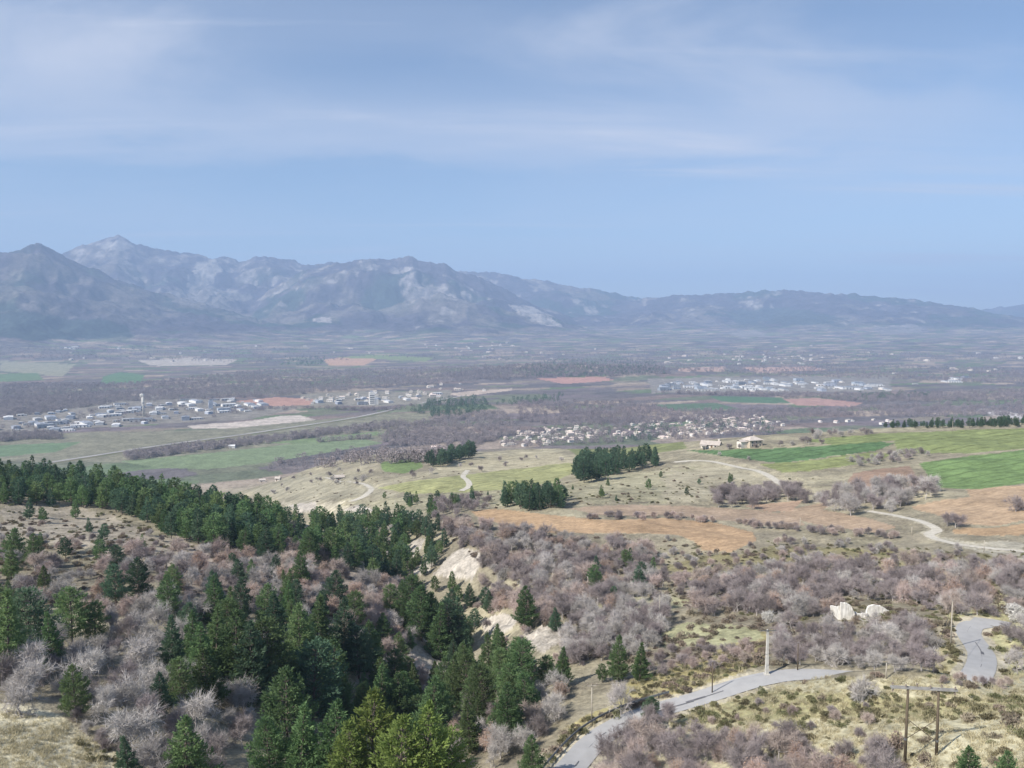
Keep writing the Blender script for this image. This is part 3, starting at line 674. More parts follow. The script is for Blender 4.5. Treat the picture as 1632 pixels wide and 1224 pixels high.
def bare_parts(seed, h=7., trunk=.3, nb=(6, 5, 5), spread=.95, up=.35, twigs=13, tl=1.0, tw=.03, leaves=0, stems=1, flower=False):
    g = np.random.default_rng(seed); T, Cr, tips = [], [], []
    for s in range(stems):
        d = np.array([g.normal()*.12*(1+2*(stems > 1)), g.normal()*.12*(1+2*(stems > 1)), 1.]); d /= np.linalg.norm(d)
        o = np.array([g.normal()*.3, g.normal()*.3, -.15]) if stems > 1 else np.array([0, 0, -.15])
        grow(g, o, d, h*trunk, .017*h if stems == 1 else .008*h, 0, 3, T, Cr, tips, nb, spread, up)
    pp, dd = [], []
    for pts, d in tips:
        n = twigs; s = g.uniform(0, 1, n); x = s*(len(pts)-1); i = np.minimum(x.astype(int), len(pts)-2)
        c = pts[i]+(pts[i+1]-pts[i])*(x-i)[:, None]; pp.append(c)
        e = d[None]+g.normal(size=(n, 3))*.75+np.array([0, 0, .25]); dd.append(e/np.linalg.norm(e, axis=1)[:, None])
    p = np.vstack(pp); d = np.vstack(dd); n = len(p)
    v, f = tris_at(p, d, tl*g.uniform(.5, 1.3, n), tw*g.uniform(.7, 1.3, n), g); Cr.append((v, f, 0))
    q = p+d*tl*.35; e = d+g.normal(size=(n, 3))*.8; e /= np.linalg.norm(e, axis=1)[:, None]
    v, f = tris_at(q, e, tl*.7*g.uniform(.5, 1.2, n), tw*.7, g); Cr.append((v, f, 0))
    if leaves:
        j = g.integers(0, n, leaves); c = p[j]+d[j]*tl*g.uniform(0, .9, leaves)[:, None]; e = g.normal(size=(leaves, 3)); e /= np.linalg.norm(e, axis=1)[:, None]
        v, f = quads_at(c, e, g.uniform(.12, .24, leaves), g.uniform(.08, .15, leaves), g); Cr.append((v, f, 1))
    top = max(v[:, 2].max() for v, _, _ in T+Cr); k = h/top
    return [(v*k, f, m) for v, f, m in T], [(v*k, f, m) for v, f, m in Cr]
def shrub_parts(seed, r=1., hgt=.8, N=420, ll=.26, lw=.12):
    g = np.random.default_rng(seed); lob = g.normal(size=(5, 3))*np.array([.45, .45, .12])*r; lob[:, 2] = np.abs(lob[:, 2])
    c = lob[g.integers(0, 5, N)]; e = g.normal(size=(N, 3)); e /= np.linalg.norm(e, axis=1)[:, None]; e[:, 2] = np.abs(e[:, 2])
    p = c+e*np.array([.55*r, .55*r, hgt*.8])*(g.uniform(.35, 1, N)**.5)[:, None]
    d = e+g.normal(size=(N, 3))*.5+np.array([0, 0, .4]); d /= np.linalg.norm(d, axis=1)[:, None]
    v, f = quads_at(p-d*ll*.4, d, ll*g.uniform(.7, 1.4, N), lw*g.uniform(.7, 1.4, N), g)
    v2, f2 = tris_at(np.zeros((30, 3))+np.c_[g.normal(size=(30, 2))*.15, np.zeros(30)], d[:30]*.6+np.array([0, 0, .4]), .8*hgt, .03, g)
    return [(v, f, 0), (v2, f2, 0)]
def M(parts, name, mats, smooth=False):
    v, f, m = merge(parts); return np_mesh(name, v, f, mats, m, smooth)
# ------------------------------------------------------------------ vegetation: materials
M_BARK = noise_mat('pine_bark', (.10,.08,.07), (.20,.165,.14), 3)
M_NEEDLE = {'dark': noise_mat('needles_dark', (.075,.132,.080), (.135,.205,.120), 1.2, transl=.45, rand=.3, hue=.02),
            'mid': noise_mat('needles_mid', (.108,.172,.074), (.195,.275,.118), 1.2, transl=.45, rand=.3, hue=.02),
            'bright': noise_mat('needles_bright', (.16,.225,.06), (.27,.34,.10), 1.2, transl=.45, rand=.2, hue=.015)}
M_LIMB = noise_mat('grey_limb', (.38,.35,.33), (.55,.51,.48), 2)
M_TWIG = {'pale': noise_mat('twigs_pale', (.38,.35,.33), (.52,.485,.455), .8, rand=.22, hue=.012),
          'purple': noise_mat('twigs_purple', (.23,.195,.192), (.35,.305,.297), .8, rand=.22, hue=.012),
          'russet': noise_mat('twigs_russet', (.37,.295,.26), (.52,.43,.385), .8, rand=.2, hue=.012)}
M_DEAD = noise_mat('dead_leaves', (.38,.25,.18), (.54,.39,.30), 1.1, transl=.25, rand=.15)
M_BLOS = noise_mat('blossom', (.62,.60,.54), (.80,.78,.73), 1.1, transl=.25)
M_SHRUB = {'olive': noise_mat('shrub_olive', (.16,.152,.082), (.245,.23,.13), 1.5, transl=.2, rand=.3, hue=.03),
           'brown': noise_mat('shrub_brown', (.20,.165,.125), (.31,.26,.20), 1.5, transl=.15, rand=.3, hue=.02)}
PINE = {}; PINE_FAR = {}
base = [pine_parts(100+i, 10., R, N=5200, blunt=bl, bare=ba) for i, (R, bl, ba) in enumerate(((2.5, .80, .06), (2.9, .65, .10), (2.2, .95, .05), (3.2, .55, .14), (2.6, .7, .08)))]
basef = [pine_parts(140+i, 10., R, N=1000, blunt=bl, bare=ba, leafl=.75, leafw=.34, whorls=11) for i, (R, bl, ba) in enumerate(((2.4, .8, .08), (2.9, .6, .14), (2.2, .9, .06), (3.1, .5, .18)))]
for tone, mt in M_NEEDLE.items():
    PINE[tone] = [(M(t, 'pine_trunk', [M_BARK], True), M(c, 'pine_crown', [mt])) for t, c in base]
    PINE_FAR[tone] = [(M(t, 'pine_trunk', [M_BARK], True), M(c, 'pine_crown', [mt])) for t, c in basef]
TALL = [(M(t, 'pine_trunk', [M_BARK], True), M(c, 'pine_crown', [M_NEEDLE['dark']])) for t, c in [pine_parts(170, 10., 2.3, N=2600, blunt=.6, bare=.55)]]
BARE = {}
bb = [bare_parts(200+i, 7., tr, nb, sp, up) for i, (tr, nb, sp, up) in enumerate(((.30, (6, 5, 5), .95, .3), (.25, (7, 5, 5), 1.05, .2), (.34, (6, 5, 5), .85, .45), (.28, (5, 6, 5), 1.0, .3)))]
bl_ = [bare_parts(230+i, 6., .26, (6, 5, 5), 1.0, .25, twigs=9, leaves=1500) for i in range(2)]
th = [bare_parts(250+i, 3.4, .34, (4, 4, 4), .8, .45, twigs=8, tl=.7, tw=.022, stems=5) for i in range(3)]
for tone in ('pale', 'purple'):
    BARE[tone] = [(M(t, 'bare_trunk', [M_LIMB], True), M(c, 'bare_crown', [M_TWIG[tone]])) for t, c in bb]
    BARE['thicket_'+tone] = [(M(t, 'shrub_stems', [M_LIMB], True), M(c, 'shrub_twigs', [M_TWIG[tone]])) for t, c in th]
BARE['russet'] = [(M(t, 'bare_trunk', [M_LIMB], True), M(c, 'leafy_crown', [M_TWIG['russet'], M_DEAD])) for t, c in bl_]+[(M(t, 'bare_trunk', [M_LIMB], True), M(c, 'bare_crown', [M_TWIG['russet']])) for t, c in bb[:2]]
BARE['thicket_russet'] = [(M(t, 'shrub_stems', [M_LIMB], True), M(c, 'shrub_twigs', [M_TWIG['russet']])) for t, c in th]
BARE['blossom'] = [(M(t, 'blossom_trunk', [M_LIMB], True), M(c, 'blossom_crown', [M_TWIG['pale'], M_BLOS])) for t, c in [bare_parts(280, 4., .24, (6, 5, 4), 1.0, .2, twigs=12, leaves=3600)]]
big = [bare_parts(290+i, 9., .22, (6, 5, 4), 1.15, .15, twigs=13, tl=.8, tw=.03) for i in range(2)]
BARE['gnarled'] = [(M(t, 'gnarled_trunk', [noise_mat('pale_limb%d' % i, (.33,.30,.28), (.46,.42,.39), 2)], True), M(c, 'gnarled_crown', [M_TWIG['pale']])) for i, (t, c) in enumerate(big)]
SHRUB = {t: [M(shrub_parts(300+i, 1., h_), 'shrub', [mt]) for i, h_ in enumerate((.7, .9, .55))] for t, mt in M_SHRUB.items()}
def joined(pair, name):
    """trunk and crown in one mesh, for trees of the far masses"""
    out = []
    vs_, fs, ms, mats = [], [], [], []; n = 0
    for me in pair:
        v = np.empty(len(me.vertices)*3, np.float32); me.vertices.foreach_get('co', v); v = v.reshape(-1, 3)
        f = np.empty(len(me.polygons)*3, np.int32); me.loops.foreach_get('vertex_index', f); f = f.reshape(-1, 3)
        mi = np.empty(len(me.polygons), np.int32); me.polygons.foreach_get('material_index', mi)
        vs_.append(v); fs.append(f+n); ms.append(mi+len(mats)); n += len(v); mats += list(me.materials)
    return np_mesh(name, np.vstack(vs_), np.vstack(fs), mats, np.concatenate(ms))
# ------------------------------------------------------------------ vegetation: uncountable masses as point clouds of copies
def scatter(name, meshes, P3, rot, scl, idx, label):
    col = bpy.data.collections.new(name+'_kinds')
    for i, me in enumerate(meshes):
        o = bpy.data.objects.new('%s_kind_%02d' % (name, i), me); col.objects.link(o)
    me = bpy.data.meshes.new(name); me.vertices.add(len(P3)); me.vertices.foreach_set('co', np.asarray(P3, np.float32).ravel())
    for nm, ty, dat in (('rot', 'FLOAT', rot), ('scl', 'FLOAT', scl), ('idx', 'INT', idx)):
        a = me.attributes.new(nm, ty, 'POINT'); a.data.foreach_set('value', np.asarray(dat, np.float32 if ty == 'FLOAT' else np.int32))
    o = obj(name, me)
    ng = bpy.data.node_groups.new(name, 'GeometryNodeTree')
    ng.interface.new_socket('Geometry', in_out='INPUT', socket_type='NodeSocketGeometry'); ng.interface.new_socket('Geometry', in_out='OUTPUT', socket_type='NodeSocketGeometry')
    N = ng.nodes.new; L = ng.links.new
    gi, go, ip, ci = N('NodeGroupInput'), N('NodeGroupOutput'), N('GeometryNodeInstanceOnPoints'), N('GeometryNodeCollectionInfo')
    ci.inputs['Collection'].default_value = col; ci.inputs['Separate Children'].default_value = True; ci.inputs['Reset Children'].default_value = True
    ip.inputs['Pick Instance'].default_value = True
    def na(nm, ty):
        n = N('GeometryNodeInputNamedAttribute'); n.data_type = ty; n.inputs['Name'].default_value = nm; return n.outputs['Attribute']
    cx = N('ShaderNodeCombineXYZ'); L(na('rot', 'FLOAT'), cx.inputs[2])
    L(gi.outputs[0], ip.inputs['Points']); L(ci.outputs[0], ip.inputs['Instance']); L(na('idx', 'INT'), ip.inputs['Instance Index'])
    L(cx.outputs[0], ip.inputs['Rotation']); L(na('scl', 'FLOAT'), ip.inputs['Scale']); L(ip.outputs[0], go.inputs[0])
    md = o.modifiers.new('copies', 'NODES'); md.node_group = ng
    return kind(o, 'stuff', label)
# ------------------------------------------------------------------ vegetation: where things grow
G_H0 = None
class Grid:
    def __init__(s): s.c = {}
    def ok(s, x, y, r):
        k = 4.; R = int(r/k)+1; i, j = int(x//k), int(y//k)
        for a in range(i-R, i+R+1):
            for b in range(j-R, j+R+1):
                for q in s.c.get((a, b), ()):
                    if (q[0]-x)**2+(q[1]-y)**2 < r*r: return False
        return True
    def put(s, x, y): s.c.setdefault((int(x//4.), int(y//4.)), []).append((x, y))
road_pts = np.vstack([l[:, :2] for l, _ in ROADS])
def on_road(x, y, r): return np.min(np.hypot(road_pts[:, 0]-x, road_pts[:, 1]-y)) < r
PLOTS = [(f[1], f[3], f[4]) for f in FIELDS]
def in_field(px, py, D):
    for poly, d0, d1 in PLOTS:
        if d0 < D < d1 and inpoly(np.array([px]), np.array([py]), poly)[0]: return True
    return False
def fill(poly, n, spacing, d0, d1, grid, clear=3.0, fields=False, tries=12):
    poly = [(1745 if x >= 1632 else (-105 if x <= 0 else x), y) for x, y in poly]       # growth goes on beyond the frame
    out = []; xs = [p[0] for p in poly]; ys = [p[1] for p in poly]; t = 0
    while len(out) < n and t < n*tries:
        t += 1; px, py = random.uniform(min(xs), max(xs)), random.uniform(min(ys), max(ys))
        if not inpoly(np.array([px]), np.array([py]), poly)[0]: continue
        c = cast(px, py, d0, d1)
        if not c or not grid.ok(c[0], c[1], spacing): continue
        if clear and c[3] < 700 and on_road(c[0], c[1], clear): continue
        if not fields and in_field(px, py, c[3]): continue
        if grid in (G_TREE, G_SHRUB) and any(d_0 < c[3] < d_1 and inpoly(np.array([px]), np.array([py]), po)[0] for po, d_0, d_1 in KEEP_OPEN): continue
        grid.put(c[0], c[1]); out.append(c)
    return out
KEEP_OPEN = [([(685,935),(705,885),(735,872),(768,878),(770,900),(750,940)], 190, 320), ([(640,900),(650,860),(682,855),(680,895)], 190, 340), ([(760,1025),(790,975),(835,980),(830,1010)], 130, 260),
 ([(828,1060),(845,1000),(900,992),(905,1025),(870,1065)], 110, 240), ([(645,1080),(660,1020),(700,1005),(722,1050),(705,1100)], 110, 230), ([(1328,1012),(1338,955),(1435,955),(1442,1000),(1420,1012)], 130, 190), ([(1195,1000),(1240,1000),(1240,1085),(1195,1085)], 110, 170), ([(1500,1075),(1500,990),(1530,980),(1600,985),(1600,1075)], 120, 180), ([(1400,1100),(1520,1100),(1520,1240),(1400,1240)], 60, 140)]
G_TREE, G_SHRUB = Grid(), Grid()
PL = {'pine_tree': [], 'bare_tree': [], 'bare_shrub': []}     # (x, y, z, D, height, tone, label, group)
# pines one can pick out near the viewer: foot and top pixel
NEAR = [(15,1085,942,'mid'),(50,1062,938,'dark'),(82,1068,975,'mid'),(115,1028,935,'mid'),(152,1026,958,'mid'),(185,966,900,'dark'),(222,957,888,'dark'),(122,1146,1060,'mid'),
 (310,1062,975,'mid'),(345,1082,968,'mid'),(378,1112,975,'mid'),(402,1130,985,'dark'),(432,1120,985,'mid'),(255,1142,1070,'dark'),(290,1132,1048,'mid'),(332,1132,1030,'mid'),
 (505,1062,920,'mid'),(480,1082,960,'mid'),(550,1062,930,'dark'),(530,1142,985,'mid'),(500,1152,1010,'dark'),(460,1232,1070,'mid'),(432,1255,1140,'mid'),
 (208,1268,1172,'dark'),(300,1272,1140,'mid'),(482,1262,1120,'mid'),(532,1268,1115,'mid'),(590,1292,1085,'bright'),(682,1312,1122,'bright'),(636,1318,1150,'bright'),(562,1300,1150,'bright'),(715,1300,1165,'bright'),
 (655,1002,905,'mid'),(690,1032,905,'mid'),(715,1046,930,'dark'),(735,1042,950,'dark'),(700,1052,960,'mid'),(672,1022,915,'mid'),
 (572,1082,1000,'dark'),(590,1072,990,'mid'),(780,1086,1010,'mid'),(830,1106,1020,'mid'),(800,1112,1035,'mid'),(742,1132,1045,'mid'),(720,1142,1042,'mid'),(770,1142,1060,'mid'),
 (640,1162,1070,'mid'),(690,1192,1080,'mid'),(610,1150,1060,'mid'),(840,1002,935,'mid'),(885,1006,968,'dark'),(895,1096,1030,'mid'),(870,1090,1045,'mid'),(985,1086,1012,'mid'),(1020,1086,1025,'mid'),(960,1088,1058,'mid'),
 (848,1238,1172,'mid'),(760,1168,1115,'mid'),(1038,1150,1108,'dark'),(1546,1262,1188,'mid'),(1604,1268,1196,'mid'),(22,900,842,'mid'),(55,905,850,'mid'),(0,1010,930,'mid'),(105,890,855,'dark'),(160,872,850,'dark')]
for px, pb, pt, tone in NEAR:
    c = cast(px, pb, 62, 420)
    if not c: continue
    D = c[3]; _, te = ray(px, pt); hh = float(te)*D-c[2]
    lab = {'bright': 'pine in the group at the foot of the slope', 'dark': 'pine standing among the leafless grey trees', 'mid': 'pine growing on the wooded ravine side'}[tone]
    if px > 1500: lab = 'pine in dry grass beside the two legged pole'
    elif 950 < px < 1030 and pb < 1100: lab = 'pine in the trio above the road'
    elif px == 1038: lab = 'pine leaning over the road edge'
    G_TREE.put(c[0], c[1]); PL['pine_tree'].append((*c[:3], D, min(max(hh, 3.5), 15), tone, lab, lab.split(' in ')[0]))
LB_RIDGE = 'pine in the dense wood on the ridge'
LB_RAV = 'pine rooted beside pale marl in the ravine'
LB_CL1 = 'pine in the dense clump on the open plateau'
LB_CL2 = 'pine in the loose group at the ochre field end'
LB_CL3 = 'pine in the small clump above the valley'
LB_ROW = 'pine in the long row along the plateau edge'
LB_SGL = 'lone pine dotted on open pale grassland'
def pines(poly, n, sp, d0, d1, h, tone, label, far=False):
    for c in fill(poly, n, sp, d0, d1, G_TREE):
        PL['pine_tree'].append((*c, random.uniform(*h), random.choice(tone), label, label))
pines([(440,822),(520,832),(600,830),(655,838),(640,875),(600,905),(560,900),(500,905),(440,900)], 62, 5.6, 230, 520, (5, 11), ('dark', 'mid', 'mid'), LB_RIDGE)
pines([(-60,752),(100,758),(200,766),(300,776),(380,796),(440,822),(460,850),(440,895),(400,888),(340,875),(270,858),(240,835),(160,812),(60,806),(-60,800)], 430, 4.0, 230, 520, (6.5, 11), ('dark', 'mid'), LB_RIDGE)
pines([(490,840),(640,830),(700,845),(690,880),(640,930),(560,915),(500,880)], 60, 4.5, 200, 420, (6, 10.5), ('mid', 'dark'), LB_RAV)
pines([(640,930),(700,925),(800,960),(830,1000),(780,1080),(700,1080),(640,1020)], 22, 4.5, 130, 280, (5, 9), ('mid', 'dark'), LB_RAV)
pines([(560,1060),(760,1090),(860,1140),(800,1200),(620,1200),(500,1150)], 26, 5, 90, 190, (6, 10), ('mid',), LB_RAV)
pines([(915,760),(925,740),(1000,738),(1065,735),(1040,745),(980,758),(960,768),(930,772)], 60, 4.2, 380, 640, (9, 13), ('dark',), LB_CL1)
pines([(800,805),(840,792),(890,800),(915,808),(860,815),(810,812)], 24, 4.0, 300, 440, (7, 11), ('dark', 'dark', 'mid'), LB_CL2)
pines([(676,742),(750,722),(760,728),(700,746)], 30, 5, 450, 900, (10, 14), ('dark',), LB_CL3)
pines([(1280,678),(1440,674),(1632,672),(1700,672),(1700,678),(1560,682),(1440,683),(1300,682)], 110, 3.4, 520, 900, (3.5, 7), ('dark',), LB_ROW)
pines([(540,790),(760,780),(960,770),(1180,740),(1180,790),(950,800),(640,810)], 16, 8, 300, 600, (2.5, 5.5), ('mid', 'dark'), LB_SGL)
pines([(60,800),(300,870),(500,940),(300,960),(100,930),(0,870)], 16, 8, 180, 400, (4, 7), ('mid', 'dark'), 'pine scattered over the pale cleared slope')
pines([(640,800),(800,790),(760,812),(680,830)], 16, 5, 280, 500, (5, 8), ('mid', 'dark'), LB_RAV)
pines([(860,960),(1000,900),(1060,880),(1090,900),(1000,960)], 9, 9, 180, 300, (4, 7), ('mid', 'dark'), 'pine rising out of the purple thicket')
pines([(0,860),(80,860),(110,930),(60,1010),(0,1010)], 9, 6, 130, 320, (5, 9), ('mid',), 'pine growing on the wooded ravine side')
pines([(240,985),(480,930),(560,980),(520,1080),(380,1130),(280,1110)], 22, 4.5, 110, 240, (6, 11), ('mid', 'mid', 'dark'), 'pine growing on the wooded ravine side')
pines([(560,1000),(660,960),(720,1060),(860,1090),(820,1160),(700,1200),(580,1180)], 22, 4.6, 95, 230, (5, 10), ('mid',), LB_RAV)
c = cast(131, 792, 200, 500)
tall_at = c
# leafless trees
def bares(poly, n, sp, d0, d1, h, tones, label, kindname='bare_tree', fields=False, clear=3.2):
    for c in fill(poly, n, sp, d0, d1, G_TREE if kindname == 'bare_tree' else G_SHRUB, clear, fields):
        PL[kindname].append((*c, random.uniform(*h), random.choice(tones), label, label))
bares([(0,1105),(60,1030),(170,1000),(260,960),(420,990),(440,1040),(400,1180),(330,1290),(250,1290),(190,1180),(110,1120)], 85, 2.9, 75, 220, (3, 8), ('pale', 'pale', 'purple'), 'leafless tree in the tangle between near pines')
bares([(0,880),(150,880),(300,900),(420,920),(300,990),(150,990),(0,960)], 85, 3.2, 150, 300, (2.5, 6), ('pale', 'purple', 'russet'), 'leafless tree on the cleared slope')
bares([(280,880),(440,900),(530,915),(640,930),(640,1000),(560,1010),(440,985),(300,950)], 105, 2.8, 140, 290, (3, 7), ('russet', 'russet', 'pale'), 'tree keeping dead leaves on the bank')
bares([(560,1030),(680,990),(760,1030),(700,1110),(600,1120)], 26, 3, 110, 230, (3.5, 6), ('pale', 'purple', 'russet'), 'leafless tree clinging to the pale ravine wall')
bares([(700,830),(860,855),(1040,880),(1060,940),(940,1000),(880,985),(800,930),(730,880)], 220, 2.5, 170, 330, (3, 7), ('purple', 'purple', 'pale', 'russet'), 'leafless tree in the thicket below the ochre field')
bares([(770,960),(880,950),(900,990),(800,1010)], 22, 2.6, 130, 250, (3.5, 5.5), ('russet',), 'tree above the bare marl scar')
bares([(900,1010),(1060,960),(1060,1030),(960,1060),(900,1060)], 60, 2.6, 130, 230, (3.5, 6), ('purple', 'pale'), 'leafless tree beside the grassy shelf')
bares([(1060,930),(1240,905),(1632,905),(1632,975),(1500,985),(1440,960),(1330,985),(1240,985),(1120,985)], 270, 2.7, 150, 290, (2.4, 6), ('purple', 'purple', 'purple', 'russet', 'pale'), 'leafless tree in the wood around the ruin')
bares([(1230,1000),(1340,1000),(1440,990),(1490,1035),(1480,1072),(1360,1070),(1240,1066)], 80, 2.5, 110, 210, (2.2, 5.2), ('purple', 'purple', 'pale'), 'leafless tree in the hollow between the two road stretches')
bares([(950,1230),(985,1165),(1050,1160),(1110,1185),(1240,1180),(1350,1200),(1440,1225),(1420,1300),(960,1310)], 84, 2.0, 66, 125, (2.6, 5), ('purple', 'purple', 'russet'), 'tree in the thicket below the road')
bares([(760,1100),(900,1090),(900,1140),(820,1224),(740,1240),(690,1210)], 30, 3, 80, 180, (3.5, 6), ('pale', 'russet', 'purple'), 'leafless tree on the slope under the guardrail')
bares([(1140,790),(1270,775),(1290,800),(1240,812),(1140,812)], 40, 4, 280, 440, (5, 8), ('purple',), 'leafless tree in the hedge by the pale path')
bares([(1300,800),(1400,775),(1480,780),(1500,790),(1420,815),(1340,820)], 46, 4, 280, 440, (5, 9), ('purple', 'pale'), 'leafless tree between the brown fields', fields=True)
bares([(1590,810),(1632,800),(1632,812),(1600,816)], 3, 5, 280, 420, (5, 7), ('purple',), 'leafless tree on the pale brown field', fields=True)
bares([(1490,838),(1520,832),(1525,845),(1500,846)], 3, 4, 230, 360, (4, 6), ('purple',), 'leafless tree inside the track bend', fields=True, clear=2)
bares([(930,822),(1080,825),(1180,834),(1290,842),(1430,856),(1430,861),(1290,850),(1180,840),(1080,830),(930,828)], 150, 1.3, 230, 420, (2, 3.4), ('thicket_purple', 'thicket_russet'), 'leafless shrub in the hedge between the brown fields', 'bare_shrub', True)
bares([(1100,720),(1260,708),(1300,700),(1290,690),(1420,690),(1400,712),(1200,735)], 40, 6, 420, 800, (3, 6), ('pale', 'purple'), 'leafless tree near the farmhouses')
bares([(1330,733),(1430,722),(1480,718),(1480,728),(1430,738),(1350,745)], 26, 4, 380, 700, (3, 5), ('purple', 'pale'), 'leafless tree in the hedge between the green fields', fields=True)
bares([(600,745),(900,725),(900,740),(620,770),(420,790),(400,770)], 30, 6, 450, 1000, (4, 6), ('purple', 'pale'), 'leafless tree on the slope above the valley')
bares([(690,800),(760,795),(800,815),(760,822),(690,830)], 36, 3.4, 260, 430, (4, 6), ('purple',), 'leafless tree in the thicket below the ochre field')
bares([(1560,990),(1632,960),(1632,1075),(1590,1080),(1590,1040)], 12, 4, 110, 220, (3, 5), ('purple', 'pale'), 'leafless tree on the bank outside the road bend')
bares([(1100,1075),(1200,1060),(1240,1030),(1060,1035),(1020,1080)], 24, 3, 110, 200, (2, 3.2), ('thicket_purple', 'thicket_russet'), 'leafless shrub on the olive bank above the road', 'bare_shrub')
bares([(1040,860),(1250,860),(1632,890),(1632,930),(1240,930),(1060,935)], 230, 2.2, 190, 300, (1.6, 3.2), ('thicket_purple', 'thicket_russet', 'thicket_pale'), 'leafless shrub on the scrubby bank under the fields', 'bare_shrub')
bares([(1100,1160),(1200,1120),(1420,1130),(1500,1180),(1500,1260),(1350,1220),(1200,1175)], 30, 3, 70, 140, (1, 2.2), ('thicket_russet', 'thicket_purple'), 'leafless shrub in the dry grass below the road', 'bare_shrub')
bares([(120,1150),(190,1180),(250,1290),(200,1250)], 9, 2, 70, 130, (1.5, 3), ('thicket_pale', 'thicket_purple'), 'leafless shrub at the edge of the grassy knoll', 'bare_shrub')
pines([(640,842),(700,836),(722,862),(690,905),(660,935),(620,900)], 26, 4.2, 200, 400, (5, 9), ('mid', 'dark'), LB_RAV)
bares([(0,800),(120,808),(240,850),(320,880),(300,905),(160,885),(0,862)], 90, 2.6, 200, 420, (1.5, 3), ('thicket_pale', 'thicket_russet', 'thicket_purple'), 'leafless shrub on the pale cleared slope', 'bare_shrub')
bares([(690,850),(770,862),(800,920),(850,965),(800,978),(765,940),(772,900),(735,868)], 46, 2.4, 150, 330, (2.5, 5.5), ('purple', 'purple', 'russet'), 'leafless tree on the brow above the marl scars')
bares([(755,945),(800,975),(840,1000),(900,1030),(930,1060),(860,1090),(800,1040),(760,1000)], 34, 2.4, 110, 260, (1.4, 3), ('thicket_russet', 'thicket_purple'), 'low leafless shrub on the ravine side below the marl', 'bare_shrub')
bares([(1500,1092),(1530,1082),(1610,1082),(1620,1098)], 12, 1.5, 90, 150, (1, 2), ('thicket_russet', 'thicket_purple'), 'small leafless shrub on the grassy crest before the S bend', 'bare_shrub', clear=2.4)
bares([(440,850),(560,850),(650,850),(640,890),(560,905),(450,900)], 36, 3.2, 200, 420, (3, 6), ('pale', 'russet', 'purple'), 'leafless tree mixed into the end of the ridge pine wood')
# one-off trees
for px, pb, pt, tone, lab in ((1268,985,940,'gnarled','big gnarled pale leafless tree above the white blossom bush'), (1388,1000,962,'gnarled','gnarled leafless tree in front of the ruined wall'), (35,1140,1085,'gnarled','spreading white limbed leafless tree beside the grassy knoll'),
                              (1224,992,968,'blossom','rounded white blossoming tree near the concrete pole'), (1618,988,955,'blossom','white blossoming tree on the bank outside the road bend'), (1396,882,871,'blossom','small white blossoming bush on the scrubby bank'),
                              (990,1140,1075,'pale','wide leafless tree beside the road and the guardrail'), (1376,1118,1068,'pale','thin leafless tree in dry grass before the concealed road'), (1356,822,778,'pale','tall airy leafless tree between brown fields and track')):
    c = cast(px, pb, 62, 420); _, te = ray(px, pt); PL['bare_tree'].append((*c[:3], c[3], float(te)*c[3]-c[2], tone, lab, None))
# ------------------------------------------------------------------ vegetation: build
SHAPE = {'pine_tree': ('conical', 'broad', 'pointed', 'round topped', 'full'), 'bare_tree': ('upright', 'wide', 'steep branched', 'open crowned'), 'bare_shrub': ('dense', 'loose', 'spreading')}
TONE = {'dark': 'dark green', 'mid': 'mid green', 'bright': 'bright green', 'pale': 'pale grey', 'purple': 'purple brown', 'russet': 'russet', 'thicket_pale': 'pale grey', 'thicket_purple': 'purple brown', 'thicket_russet': 'russet'}
def describe(kn, i, tone, h, label):
    lo, hi = {'pine_tree': (7, 10), 'bare_tree': (4.3, 5.6), 'bare_shrub': (1.8, 2.5)}[kn]
    return ' '.join(w for w in ('short' if h < lo else ('tall' if h > hi else 'middling'), SHAPE[kn][i % len(SHAPE[kn])], TONE[tone], label) if w)
def build_tree(name, cat, variants, x, y, z, h, h0, label, group, trunkn='trunk', crownn='crown', wide=1.0, tone=None):
    e = bpy.data.objects.new(name, None); COL.objects.link(e); e.empty_display_size = .5
    i = random.randrange(len(variants)); t, c = variants[i]; s = h/h0; w = s*wide*(random.uniform(.88, 1.12) if name == 'pine_tree' else random.uniform(.72, 1.08))
    if tone and group: label = describe(name, i, tone, h, label)
    e.location = (x, y, z+ZC-.12); e.rotation_euler = (random.gauss(0, .02), random.gauss(0, .02), random.uniform(0, 6.28)); e.scale = (w, w, s)
    obj(trunkn, t, e); obj(crownn, c, e)
    return tag(e, label, cat, group)
H0 = {'pale': 7., 'purple': 7., 'russet': 6.5, 'thicket_pale': 3.4, 'thicket_purple': 3.4, 'thicket_russet': 3.4, 'blossom': 4., 'gnarled': 9.}
far_lists = {}
for kn, lst in PL.items():
    def seen(q):
        px, py = project(np.array(q[0]), np.array(q[1]), np.array(q[2])); return -25 < px < 1657 and py < 1330
    lst.sort(key=lambda q: -q[4]/q[3]*(4 if q[7] is None else 1)*(1 if seen(q) else .001))
    rest = lst[300:]
    for x, y, z, D, h, tone, lab, grp in lst[:300]:
        if kn == 'pine_tree':
            build_tree(kn, 'pine', PINE[tone] if D < 260 else PINE_FAR[tone], x, y, z, h, 10., lab, lab if grp else None, wide=1.05 if h > 6 else 1.2, tone=tone)
        elif kn == 'bare_tree': build_tree(kn, 'tree', BARE[tone], x, y, z, h, H0[tone], lab, lab if grp else None, tone=tone)
        else: build_tree(kn, 'shrub', BARE[tone], x, y, z, h, H0[tone], lab, lab, 'stems', 'twigs', tone=tone)
    far_lists[kn] = rest
if tall_at: build_tree('pine_tree', 'pine', TALL, *tall_at[:3], 14.5, 10., 'tall pine with bare lower trunk overtopping the ridge wood', None)
